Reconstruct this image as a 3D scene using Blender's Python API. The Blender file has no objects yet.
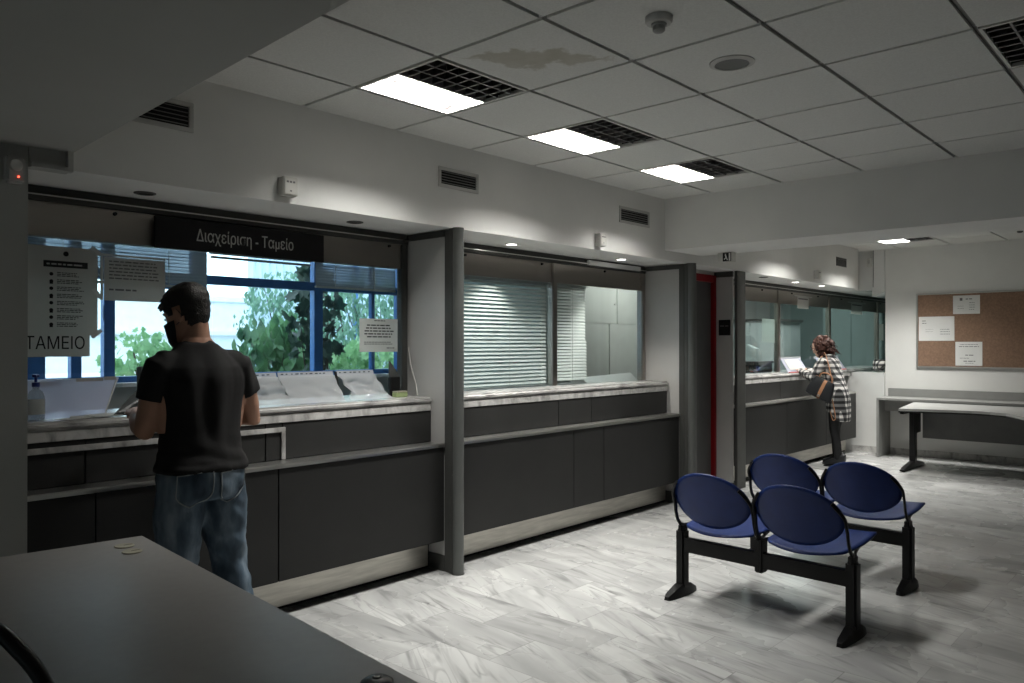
import bpy, bmesh, math, random
from mathutils import Vector, Matrix, noise
from mathutils.bvhtree import BVHTree

random.seed(7)
SC = bpy.context.scene
COL = SC.collection
R = math.radians

# ------------------------------------------------------------------ camera, world, exposure
cam_d = bpy.data.cameras.new('camera')
cam = bpy.data.objects.new('camera', cam_d)
COL.objects.link(cam)
cam.location = (0, 0, 1.435)
cam.rotation_euler = (R(90.22), 0, R(42.4 - 90))
cam_d.sensor_width = 36.0
cam_d.lens = 782.6 / 1024 * 36.0
cam_d.clip_start = 0.05
SC.camera = cam

world = bpy.data.worlds.new('world')
SC.world = world
world.use_nodes = True
wn = world.node_tree
wn.nodes.clear()
w_out = wn.nodes.new('ShaderNodeOutputWorld')
w_bg = wn.nodes.new('ShaderNodeBackground')
w_bg.inputs[0].default_value = (0.74, 0.91, 1.0, 1)
w_bg.inputs[1].default_value = 4.0
wn.links.new(w_bg.outputs[0], w_out.inputs[0])

SC.view_settings.view_transform = 'Standard'
SC.view_settings.look = 'None'
SC.view_settings.exposure = 0.0
SC.view_settings.gamma = 1.0
SC.view_settings.use_curve_mapping = False
world.cycles.sampling_method = 'NONE'
SC.cycles.caustics_reflective = False
SC.cycles.caustics_refractive = False
SC.cycles.sample_clamp_indirect = 4.0

LAMP_POWER = 205.0          # radiance of the lit fluorescent halves
SPOT_POWER = 34.0           # watts of a lit downlight

# ------------------------------------------------------------------ materials
def nmat(name):
    m = bpy.data.materials.new(name)
    m.use_nodes = True
    nt = m.node_tree
    b = nt.nodes['Principled BSDF']
    return m, nt, b

def N(nt, t, **kw):
    n = nt.nodes.new(t)
    for k, v in kw.items():
        if k.startswith('i_'):
            key = k[2:]
            n.inputs[int(key) if key.isdigit() else key].default_value = v
        else:
            setattr(n, k, v)
    return n

def ramp(nt, fac, stops):
    r = nt.nodes.new('ShaderNodeValToRGB')
    e = r.color_ramp.elements
    while len(e) > 1:
        e.remove(e[0])
    e[0].position = stops[0][0]; e[0].color = tuple(stops[0][1]) + (1,)
    for p, c in stops[1:]:
        x = e.new(p); x.color = tuple(c) + (1,)
    nt.links.new(fac, r.inputs[0])
    return r.outputs[0]

def math_n(nt, op, a, b=None, c=None):
    n = nt.nodes.new('ShaderNodeMath'); n.operation = op
    for i, v in enumerate((a, b, c)):
        if v is None: continue
        if isinstance(v, (int, float)): n.inputs[i].default_value = v
        else: nt.links.new(v, n.inputs[i])
    return n.outputs[0]

def mix(nt, fac, a, b):
    n = nt.nodes.new('ShaderNodeMix'); n.data_type = 'RGBA'
    for s, v in ((n.inputs[0], fac), (n.inputs[6], a), (n.inputs[7], b)):
        if hasattr(v, 'node'): nt.links.new(v, s)
        elif isinstance(v, (int, float)): s.default_value = v
        else: s.default_value = tuple(v) + (1,)
    return n.outputs[2]

def plain(name, col, rough=0.6, metal=0.0, var=0.06, scale=8.0, bump=0.0, bscale=60.0, spec=0.28, coat=0.0):
    """base colour with a little procedural wear, optional fine bump"""
    m, nt, b = nmat(name)
    tc = N(nt, 'ShaderNodeTexCoord')
    nz = N(nt, 'ShaderNodeTexNoise', i_Scale=scale, i_Detail=4.0)
    nt.links.new(tc.outputs['Object'], nz.inputs['Vector'])
    lo = [max(0, c * (1 - var)) for c in col]; hi = [min(1, c * (1 + var)) for c in col]
    nt.links.new(ramp(nt, nz.outputs[0], [(0.3, lo), (0.7, hi)]), b.inputs['Base Color'])
    b.inputs['Roughness'].default_value = rough
    b.inputs['Metallic'].default_value = metal
    b.inputs['Specular IOR Level'].default_value = spec
    b.inputs['Coat Weight'].default_value = coat
    if bump:
        n2 = N(nt, 'ShaderNodeTexNoise', i_Scale=bscale, i_Detail=3.0)
        nt.links.new(tc.outputs['Object'], n2.inputs['Vector'])
        bp = N(nt, 'ShaderNodeBump', i_Strength=bump, i_Distance=0.01)
        nt.links.new(n2.outputs[0], bp.inputs['Height'])
        nt.links.new(bp.outputs[0], b.inputs['Normal'])
    return m

def emit(name, col, strength):
    m, nt, b = nmat(name)
    b.inputs['Base Color'].default_value = (0.8, 0.8, 0.8, 1)
    b.inputs['Emission Color'].default_value = tuple(col) + (1,)
    b.inputs['Emission Strength'].default_value = strength
    m.cycles.emission_sampling = 'FRONT'
    return m

def glass(name, tint=(1, 1, 1), gloss=1.0, haze=0.0, haze_col=(0.8, 0.85, 0.9)):
    """thin sheet: straight-through transparency plus a fresnel reflection, optional milky haze"""
    m, nt, b = nmat(name)
    out = nt.nodes['Material Output']
    tr = N(nt, 'ShaderNodeBsdfTransparent'); tr.inputs[0].default_value = tuple(tint) + (1,)
    gl = N(nt, 'ShaderNodeBsdfGlossy'); gl.inputs['Roughness'].default_value = 0.02
    fr = N(nt, 'ShaderNodeFresnel', i_IOR=1.45)
    ge = N(nt, 'ShaderNodeNewGeometry')     # the sheet is thin: leaving it reflects no more than entering it
    nt.links.new(math_n(nt, 'MULTIPLY_ADD', ge.outputs['Backfacing'], 1 / 1.45 - 1.45, 1.45), fr.inputs['IOR'])
    f = math_n(nt, 'MULTIPLY', fr.outputs[0], gloss)
    mx = N(nt, 'ShaderNodeMixShader')
    nt.links.new(f, mx.inputs[0]); nt.links.new(tr.outputs[0], mx.inputs[1]); nt.links.new(gl.outputs[0], mx.inputs[2])
    last = mx
    if haze:
        df = N(nt, 'ShaderNodeBsdfDiffuse'); df.inputs[0].default_value = tuple(haze_col) + (1,)
        tl = N(nt, 'ShaderNodeBsdfTranslucent'); tl.inputs[0].default_value = tuple(haze_col) + (1,)
        ad = N(nt, 'ShaderNodeMixShader'); ad.inputs[0].default_value = 0.58
        nt.links.new(df.outputs[0], ad.inputs[1]); nt.links.new(tl.outputs[0], ad.inputs[2])
        m2 = N(nt, 'ShaderNodeMixShader'); m2.inputs[0].default_value = haze
        nt.links.new(mx.outputs[0], m2.inputs[1]); nt.links.new(ad.outputs[0], m2.inputs[2])
        last = m2
    nt.links.new(last.outputs[0], out.inputs[0])
    return m

def metal_brushed(name, col, rough=0.3, streak=(1, 40, 1), var=0.15):
    m, nt, b = nmat(name)
    tc = N(nt, 'ShaderNodeTexCoord')
    mp = N(nt, 'ShaderNodeMapping'); mp.inputs['Scale'].default_value = streak
    nz = N(nt, 'ShaderNodeTexNoise', i_Scale=3.0, i_Detail=5.0)
    nt.links.new(tc.outputs['Object'], mp.inputs[0]); nt.links.new(mp.outputs[0], nz.inputs['Vector'])
    lo = [c * (1 - var) for c in col]; hi = [min(1, c * (1 + var)) for c in col]
    nt.links.new(ramp(nt, nz.outputs[0], [(0.3, lo), (0.7, hi)]), b.inputs['Base Color'])
    b.inputs['Metallic'].default_value = 1.0
    nt.links.new(math_n(nt, 'MULTIPLY_ADD', nz.outputs[0], 0.15, rough - 0.07), b.inputs['Roughness'])
    return m

def marble(name, base, vein, sc=(3, 12, 3), rough=0.25, amount=0.6):
    m, nt, b = nmat(name)
    tc = N(nt, 'ShaderNodeTexCoord')
    mp = N(nt, 'ShaderNodeMapping'); mp.inputs['Scale'].default_value = sc
    mp.inputs['Rotation'].default_value = (0.4, 0.5, 0.35)
    n1 = N(nt, 'ShaderNodeTexNoise', i_Scale=1.6, i_Detail=9.0, i_Roughness=0.6, i_Distortion=0.8)
    nt.links.new(tc.outputs['Object'], mp.inputs[0]); nt.links.new(mp.outputs[0], n1.inputs['Vector'])
    c = ramp(nt, n1.outputs[0], [(0.30, vein), (0.44, [v + (q - v) * amount for v, q in zip(vein, base)]), (0.56, base), (0.75, [min(1, q * 1.08) for q in base])])
    nt.links.new(c, b.inputs['Base Color'])
    b.inputs['Roughness'].default_value = rough
    return m

def floor_material():
    m, nt, b = nmat('marble floor tiles')
    tc = N(nt, 'ShaderNodeTexCoord')
    sep = N(nt, 'ShaderNodeSeparateXYZ'); nt.links.new(tc.outputs['Object'], sep.inputs[0])
    TX, TY = 0.32, 0.62
    ix = math_n(nt, 'FLOOR', math_n(nt, 'DIVIDE', sep.outputs[0], TX))
    half = math_n(nt, 'MULTIPLY', math_n(nt, 'MODULO', ix, 2.0), TY * 0.43)
    ysh = math_n(nt, 'ADD', sep.outputs[1], half)
    iy = math_n(nt, 'FLOOR', math_n(nt, 'DIVIDE', ysh, TY))
    fx = math_n(nt, 'ABSOLUTE', math_n(nt, 'SUBTRACT', math_n(nt, 'FRACT', math_n(nt, 'DIVIDE', sep.outputs[0], TX)), 0.5))
    fy = math_n(nt, 'ABSOLUTE', math_n(nt, 'SUBTRACT', math_n(nt, 'FRACT', math_n(nt, 'DIVIDE', ysh, TY)), 0.5))
    jx = math_n(nt, 'GREATER_THAN', fx, 0.5 - 0.0020 / TX)
    jy = math_n(nt, 'GREATER_THAN', fy, 0.5 - 0.0020 / TY)
    joint = math_n(nt, 'MAXIMUM', jx, jy)
    cmb = N(nt, 'ShaderNodeCombineXYZ'); nt.links.new(ix, cmb.inputs[0]); nt.links.new(iy, cmb.inputs[1])
    wn_ = N(nt, 'ShaderNodeTexWhiteNoise'); wn_.noise_dimensions = '3D'
    nt.links.new(cmb.outputs[0], wn_.inputs['Vector'])
    # each tile turns and shifts its own veins
    rot = N(nt, 'ShaderNodeVectorRotate'); rot.rotation_type = 'Z_AXIS'
    nt.links.new(tc.outputs['Object'], rot.inputs['Vector'])
    nt.links.new(math_n(nt, 'MULTIPLY_ADD', wn_.outputs[0], 0.70, -0.10), rot.inputs['Angle'])
    sc_ = N(nt, 'ShaderNodeVectorMath', operation='MULTIPLY'); sc_.inputs[1].default_value = (11.0, 1.6, 1.0)
    nt.links.new(rot.outputs[0], sc_.inputs[0])
    off = N(nt, 'ShaderNodeVectorMath', operation='MULTIPLY_ADD'); off.inputs[1].default_value = (37.0, 23.0, 11.0)
    nt.links.new(wn_.outputs['Color'], off.inputs[0]); nt.links.new(sc_.outputs[0], off.inputs[2])
    n1 = N(nt, 'ShaderNodeTexNoise', i_Scale=0.55, i_Detail=2.0, i_Roughness=0.5, i_Distortion=0.3)
    nt.links.new(off.outputs[0], n1.inputs['Vector'])
    base = ramp(nt, n1.outputs[0], [(0.28, (0.32, 0.32, 0.315)), (0.50, (0.43, 0.43, 0.42)), (0.70, (0.52, 0.52, 0.505))])
    n2 = N(nt, 'ShaderNodeTexNoise', i_Scale=1.5, i_Detail=2.5, i_Roughness=0.55, i_Distortion=0.4)
    nt.links.new(off.outputs[0], n2.inputs['Vector'])
    streak = N(nt, 'ShaderNodeMapRange'); streak.inputs['From Min'].default_value = 0.46; streak.inputs['From Max'].default_value = 0.28
    nt.links.new(n2.outputs[0], streak.inputs[0])
    n4 = N(nt, 'ShaderNodeTexNoise', i_Scale=0.9, i_Detail=2.0, i_Roughness=0.5, i_Distortion=0.6)
    nt.links.new(off.outputs[0], n4.inputs['Vector'])
    ridge = N(nt, 'ShaderNodeMapRange'); ridge.inputs['From Min'].default_value = 0.035; ridge.inputs['From Max'].default_value = 0.0
    nt.links.new(math_n(nt, 'ABSOLUTE', math_n(nt, 'SUBTRACT', n4.outputs[0], 0.5)), ridge.inputs[0])
    vmask = N(nt, 'ShaderNodeMapRange'); vmask.inputs['From Min'].default_value = 0.38; vmask.inputs['From Max'].default_value = 0.62
    nt.links.new(n1.outputs[0], vmask.inputs[0])
    veins = math_n(nt, 'MULTIPLY', ridge.outputs[0], vmask.outputs[0])
    dark = math_n(nt, 'MINIMUM', math_n(nt, 'ADD', math_n(nt, 'MULTIPLY', streak.outputs[0], 0.58), math_n(nt, 'MULTIPLY', veins, 0.42)), 0.8)
    col = mix(nt, dark, base, (0.13, 0.13, 0.13))
    br = math_n(nt, 'MULTIPLY_ADD', wn_.outputs[0], 0.22, 0.86)
    vm = N(nt, 'ShaderNodeVectorMath', operation='SCALE'); nt.links.new(col, vm.inputs[0]); nt.links.new(br, vm.inputs['Scale'])
    c2 = mix(nt, math_n(nt, 'MULTIPLY', joint, 0.55), vm.outputs[0], (0.16, 0.16, 0.155))
    nt.links.new(c2, b.inputs['Base Color'])
    n3 = N(nt, 'ShaderNodeTexNoise', i_Scale=2.2, i_Detail=4.0)
    nt.links.new(tc.outputs['Object'], n3.inputs['Vector'])
    nt.links.new(math_n(nt, 'MULTIPLY_ADD', n3.outputs[0], 0.22, 0.16), b.inputs['Roughness'])
    b.inputs['Specular IOR Level'].default_value = 0.45
    return m

def ceiling_material():
    m, nt, b = nmat('mineral ceiling tile with water stain')
    tc = N(nt, 'ShaderNodeTexCoord')
    n1 = N(nt, 'ShaderNodeTexNoise', i_Scale=120.0, i_Detail=2.0)
    nt.links.new(tc.outputs['Object'], n1.inputs['Vector'])
    base = ramp(nt, n1.outputs[0], [(0.35, (0.66, 0.66, 0.63)), (0.65, (0.72, 0.72, 0.69))])
    # the brown leak mark on one tile: a band across the tile with a ragged edge
    sep = N(nt, 'ShaderNodeSeparateXYZ'); nt.links.new(tc.outputs['Object'], sep.inputs[0])
    n2 = N(nt, 'ShaderNodeTexNoise', i_Scale=7.0, i_Detail=5.0)
    nt.links.new(tc.outputs['Object'], n2.inputs['Vector'])
    u = math_n(nt, 'DIVIDE', math_n(nt, 'SUBTRACT', sep.outputs[0], 2.60), 0.30)
    v = math_n(nt, 'DIVIDE', math_n(nt, 'SUBTRACT', sep.outputs[1], 2.23), 0.30)
    a = math_n(nt, 'ADD', math_n(nt, 'MULTIPLY', math_n(nt, 'ADD', u, v), 0.70), 0.02)
    s = math_n(nt, 'MULTIPLY', math_n(nt, 'SUBTRACT', u, v), 0.70)
    wob = math_n(nt, 'MULTIPLY_ADD', n2.outputs[0], 1.3, -0.65)
    d1 = math_n(nt, 'ABSOLUTE', math_n(nt, 'ADD', math_n(nt, 'ADD', a, wob), 0.0))
    d2 = math_n(nt, 'MULTIPLY', math_n(nt, 'ABSOLUTE', s), 0.32)
    d = math_n(nt, 'ADD', d1, d2)
    inside = math_n(nt, 'MULTIPLY', math_n(nt, 'LESS_THAN', math_n(nt, 'ABSOLUTE', u), 1.0), math_n(nt, 'LESS_THAN', math_n(nt, 'ABSOLUTE', v), 0.98))
    st = N(nt, 'ShaderNodeMapRange'); st.inputs['From Min'].default_value = 0.40; st.inputs['From Max'].default_value = 0.30
    nt.links.new(d, st.inputs[0])
    fac = math_n(nt, 'MULTIPLY', math_n(nt, 'MULTIPLY', st.outputs[0], inside), math_n(nt, 'MULTIPLY_ADD', n2.outputs[0], 0.6, 0.25))
    nt.links.new(mix(nt, fac, base, (0.30, 0.265, 0.18)), b.inputs['Base Color'])
    b.inputs['Roughness'].default_value = 0.9
    bp = N(nt, 'ShaderNodeBump', i_Strength=0.15, i_Distance=0.004)
    nt.links.new(n1.outputs[0], bp.inputs['Height']); nt.links.new(bp.outputs[0], b.inputs['Normal'])
    return m

def plaid_material():
    m, nt, b = nmat('black and white plaid flannel')
    tc = N(nt, 'ShaderNodeTexCoord')
    sep = N(nt, 'ShaderNodeSeparateXYZ'); nt.links.new(tc.outputs['Object'], sep.inputs[0])
    P = 0.066
    def band(v, ph):
        f = math_n(nt, 'FRACT', math_n(nt, 'ADD', math_n(nt, 'DIVIDE', v, P), ph))
        return math_n(nt, 'GREATER_THAN', f, 0.5)
    h = math_n(nt, 'ADD', sep.outputs[0], sep.outputs[1])
    k = math_n(nt, 'MULTIPLY', math_n(nt, 'ADD', band(h, 0.1), band(sep.outputs[2], 0.2)), 0.5)
    c = ramp(nt, k, [(0.0, (0.62, 0.60, 0.57)), (0.45, (0.12, 0.12, 0.12)), (0.9, (0.008, 0.008, 0.009))])
    c.node.color_ramp.interpolation = 'CONSTANT'
    nt.links.new(c, b.inputs['Base Color']); b.inputs['Roughness'].default_value = 0.9
    return m

def denim_material():
    m, nt, b = nmat('worn blue denim')
    tc = N(nt, 'ShaderNodeTexCoord')
    n1 = N(nt, 'ShaderNodeTexNoise', i_Scale=6.0, i_Detail=5.0)
    mp = N(nt, 'ShaderNodeMapping'); mp.inputs['Scale'].default_value = (1.6, 1.6, 0.6)
    nt.links.new(tc.outputs['Object'], mp.inputs[0]); nt.links.new(mp.outputs[0], n1.inputs['Vector'])
    c = ramp(nt, n1.outputs[0], [(0.33, (0.020, 0.036, 0.056)), (0.50, (0.075, 0.115, 0.155)), (0.68, (0.24, 0.30, 0.36))])
    w = N(nt, 'ShaderNodeTexNoise', i_Scale=260.0, i_Detail=1.0)
    nt.links.new(tc.outputs['Object'], w.inputs['Vector'])
    bp = N(nt, 'ShaderNodeBump', i_Strength=0.35, i_Distance=0.003)
    nt.links.new(w.outputs[0], bp.inputs['Height']); nt.links.new(bp.outputs[0], b.inputs['Normal'])
    nt.links.new(c, b.inputs['Base Color']); b.inputs['Roughness'].default_value = 0.85
    return m

def leaf_material(name, a, bcol):
    m, nt, b = nmat(name)
    out = nt.nodes['Material Output']
    tc = N(nt, 'ShaderNodeTexCoord')
    n1 = N(nt, 'ShaderNodeTexNoise', i_Scale=5.0, i_Detail=3.0)
    nt.links.new(tc.outputs['Object'], n1.inputs['Vector'])
    c = ramp(nt, n1.outputs[0], [(0.32, a), (0.68, bcol)])
    nt.links.new(c, b.inputs['Base Color']); b.inputs['Roughness'].default_value = 0.45
    tl = N(nt, 'ShaderNodeBsdfTranslucent'); nt.links.new(c, tl.inputs[0])
    mx = N(nt, 'ShaderNodeMixShader'); mx.inputs[0].default_value = 0.4
    nt.links.new(b.outputs[0], mx.inputs[1]); nt.links.new(tl.outputs[0], mx.inputs[2])
    nt.links.new(mx.outputs[0], out.inputs[0])
    return m

def paper_material(name, col):
    m = plain(name, col, 0.85, var=0.03)
    nt = m.node_tree; b = nt.nodes['Principled BSDF']
    tl = N(nt, 'ShaderNodeBsdfTranslucent'); tl.inputs[0].default_value = tuple(col) + (1,)
    mx = N(nt, 'ShaderNodeMixShader'); mx.inputs[0].default_value = 0.5
    nt.links.new(b.outputs[0], mx.inputs[1]); nt.links.new(tl.outputs[0], mx.inputs[2])
    nt.links.new(mx.outputs[0], nt.nodes['Material Output'].inputs[0])
    return m

def header_steel():
    m = metal_brushed('brushed steel header', (0.47, 0.435, 0.40), 0.34, (0.4, 1, 4), 0.05)
    nt = m.node_tree; b = nt.nodes['Principled BSDF']
    b.inputs['Anisotropic'].default_value = 0.85
    tg = N(nt, 'ShaderNodeTangent'); tg.direction_type = 'RADIAL'; tg.axis = 'Z'
    nt.links.new(tg.outputs[0], b.inputs['Tangent'])
    return m

M = {
    'wall': plain('painted plaster', (0.74, 0.735, 0.71), 0.8, var=0.03, scale=3, bump=0.05, bscale=25),
    'wall_dim': plain('grey painted plaster', (0.62, 0.615, 0.595), 0.8, var=0.04, scale=3, bump=0.05, bscale=25),
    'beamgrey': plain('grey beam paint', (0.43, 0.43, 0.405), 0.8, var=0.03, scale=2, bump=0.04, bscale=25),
    'floor': floor_material(),
    'ceil': ceiling_material(),
    'tbar': plain('ceiling grid metal', (0.22, 0.22, 0.21), 0.5, 0.2),
    'dark_laminate': plain('charcoal laminate', (0.018, 0.018, 0.0175), 0.45, var=0.10, scale=5, bump=0.05, bscale=90),
    'upper_laminate': plain('dark grey laminate', (0.030, 0.030, 0.029), 0.45, var=0.10, scale=5),
    'gap_shade': plain('black for shaded recesses', (0.008, 0.008, 0.008), 0.8),  # near black stands in for shade inside gaps and openings
    'steel': metal_brushed('brushed steel', (0.74, 0.73, 0.70), 0.30, (1, 30, 30)),
    'plinth': metal_brushed('brushed steel kick plate', (0.55, 0.53, 0.48), 0.38, (2, 20, 20)),
    'steel_header': header_steel(),
    'postgrey': plain('dark grey metal paint', (0.115, 0.12, 0.115), 0.42, 0.35, var=0.05),
    'framegrey': plain('charcoal frame paint', (0.065, 0.066, 0.062), 0.5, 0.2, var=0.08),
    'panel_light': plain('light grey panel', (0.46, 0.455, 0.44), 0.6, var=0.04, scale=4),
    'marble_top': marble('grey veined marble', (0.56, 0.55, 0.53), (0.16, 0.15, 0.15), (2, 5, 3), 0.22),
    'marble_edge': marble('streaked marble edging', (0.55, 0.54, 0.52), (0.20, 0.19, 0.18), (7, 3, 4), 0.3, 0.6),
    'glass': glass('clear glass', (0.93, 0.97, 0.98), 0.8),
    'glass_teal': glass('teal tinted glass', (0.80, 0.88, 0.88), 0.9),
    'blind': plain('aluminium blind slats', (0.84, 0.83, 0.77), 0.32, 0.25, var=0.05),
    'blind_backlit': glass('blind slats tinted as backlit', (0.42, 0.50, 0.60), 0.3, 0.85, (0.30, 0.33, 0.36)),  # blue grey of the window backlight is put into the slat colour
    'black': plain('black plastic', (0.010, 0.010, 0.010), 0.4, var=0.1),
    'black_metal': plain('black powder coated steel', (0.008, 0.008, 0.008), 0.33, 0.3),
    'white_plastic': plain('off white plastic', (0.62, 0.61, 0.57), 0.45, var=0.03),
    'white': plain('white paint', (0.74, 0.74, 0.72), 0.5, var=0.02),
    'paper': paper_material('white paper', (0.74, 0.74, 0.71)),
    'paper_grey': paper_material('greyish paper', (0.66, 0.66, 0.63)),
    'ink': plain('black ink', (0.02, 0.02, 0.02), 0.8),
    'ink_grey': plain('grey ink', (0.16, 0.16, 0.16), 0.8),
    'sign': plain('black sign board', (0.012, 0.011, 0.012), 0.4),
    'sign_text': plain('pale sign lettering', (0.52, 0.52, 0.50), 0.6),
    'red': plain('red painted frame', (0.20, 0.005, 0.008), 0.4),
    'door': plain('grey door leaf', (0.085, 0.085, 0.085), 0.5, var=0.05),
    'blue_seat': plain('navy plastic shell', (0.006, 0.020, 0.105), 0.45, var=0.12, scale=14, bump=0.06, bscale=300),
    'window_blue': plain('blue window frame', (0.055, 0.16, 0.40), 0.4, var=0.08),
    'lamp_far': emit('fluorescent light of the far hall', (1.0, 0.99, 0.95), LAMP_POWER * 1.55),
    'lamp': emit('fluorescent light', (1.0, 0.99, 0.95), LAMP_POWER),
    'spot': emit('halogen lens', (1.0, 0.97, 0.9), 14.0),
    'spot_off': plain('unlit lamp lens', (0.10, 0.10, 0.10), 0.2),
    'led': emit('red indicator light', (1.0, 0.08, 0.04), 4.0),
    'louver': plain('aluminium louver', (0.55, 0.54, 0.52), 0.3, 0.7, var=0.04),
    'louver_unlit': plain('aluminium louver darkened as unlit', (0.22, 0.21, 0.21), 0.3, 0.8, var=0.2, scale=20),  # darker louver copy: the missing lamp light is put into its colour
    'housing': plain('lamp housing', (0.30, 0.30, 0.29), 0.5),
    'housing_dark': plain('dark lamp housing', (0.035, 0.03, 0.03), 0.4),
    'desk': plain('grey desk laminate', (0.31, 0.30, 0.285), 0.42, var=0.03, scale=30, bump=0.03, bscale=400),
    'desk_side': plain('grey desk edge', (0.10, 0.10, 0.10), 0.5),
    'bench': plain('mid grey laminate', (0.26, 0.26, 0.25), 0.5, var=0.05),
    'bench_dark': plain('dark grey laminate board', (0.15, 0.15, 0.145), 0.5),
    'cork': plain('brown cork', (0.235, 0.148, 0.100), 0.9, var=0.18, scale=50, bump=0.2, bscale=150),
    'alu': plain('aluminium trim', (0.55, 0.55, 0.53), 0.35, 0.8),
    'skin': plain('skin', (0.42, 0.23, 0.155), 0.55, var=0.08, scale=10),
    'skin_pale': plain('fair skin', (0.50, 0.32, 0.24), 0.55, var=0.06, scale=10),
    'hair': plain('black hair', (0.010, 0.008, 0.007), 0.5, var=0.4, scale=90, bump=0.5, bscale=160),
    'curls': plain('auburn curls', (0.040, 0.014, 0.009), 0.7, var=0.5, scale=40, bump=0.4, bscale=120),
    'tshirt': plain('black cotton', (0.009, 0.0085, 0.0085), 0.85, var=0.1, bump=0.15, bscale=300),
    'denim': denim_material(),
    'stitch': plain('pale denim seam', (0.30, 0.33, 0.34), 0.9),
    'shoe': plain('dark shoe', (0.02, 0.02, 0.02), 0.5),
    'sole': plain('shoe sole', (0.30, 0.30, 0.29), 0.7),
    'leggings': plain('black leggings', (0.010, 0.010, 0.011), 0.8),
    'plaid': plaid_material(),
    'bag': plain('black leather', (0.018, 0.019, 0.021), 0.38, bump=0.15, bscale=120),
    'tan': plain('tan leather strap', (0.34, 0.17, 0.09), 0.5),
    'clear': glass('clear plastic bottle', (0.80, 0.84, 0.84), 1.0, 0.22, (0.7, 0.72, 0.72)),
    'acrylic': glass('hazy acrylic sheet', (0.88, 0.90, 0.97), 1.0, 0.62, (0.80, 0.81, 0.92)),
    'film': glass('crumpled plastic film', (0.92, 0.92, 0.93), 1.8, 0.45, (0.82, 0.82, 0.83)),
    'pump': plain('blue pump', (0.02, 0.03, 0.16), 0.35),
    'green': plain('green sponge', (0.34, 0.42, 0.20), 0.9),
    'pink': plain('red paper edge', (0.62, 0.16, 0.15), 0.7),
    'cream': plain('cream card', (0.42, 0.40, 0.31), 0.8),
    'ext_wall': plain('white rendered wall', (0.80, 0.82, 0.83), 0.8),
    'ext_ground': plain('pale paving', (0.42, 0.42, 0.40), 0.9),
    'fence': plain('pale blue corrugated fence', (0.58, 0.68, 0.80), 0.5),
    'leaf_light': leaf_material('light green leaves', (0.13, 0.30, 0.12), (0.34, 0.52, 0.27)),
    'leaf_dark': leaf_material('dark green leaves', (0.025, 0.075, 0.04), (0.13, 0.27, 0.11)),
    'leaf_mid': leaf_material('bluish green leaves', (0.08, 0.19, 0.13), (0.26, 0.42, 0.30)),
    'leaf_maple': leaf_material('dark maple leaves', (0.012, 0.03, 0.025), (0.045, 0.075, 0.05)),
    'bark': plain('brown bark', (0.06, 0.04, 0.03), 0.9),
    'office_wall': plain('pale green office wall', (0.50, 0.56, 0.53), 0.8, var=0.03),
    'teal_wall': plain('grey teal office wall', (0.27, 0.34, 0.335), 0.8, var=0.04),
    'office_dark': plain('dim office wall', (0.50, 0.51, 0.50), 0.8, var=0.04),
    'cabinet': plain('pale mint cabinet', (0.64, 0.665, 0.62), 0.5, var=0.04),
    'cabinet_grey': plain('pale grey cabinet', (0.50, 0.55, 0.55), 0.5, var=0.04),
    'vent_white': plain('vent frame paint', (0.48, 0.475, 0.455), 0.5),
    'vent_shaded': plain('vent paint darkened for shade', (0.16, 0.16, 0.155), 0.5),  # darker copy of the vent paint, shade put into the colour
    'tape': plain('masking tape', (0.48, 0.46, 0.42), 0.7),
}

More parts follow.
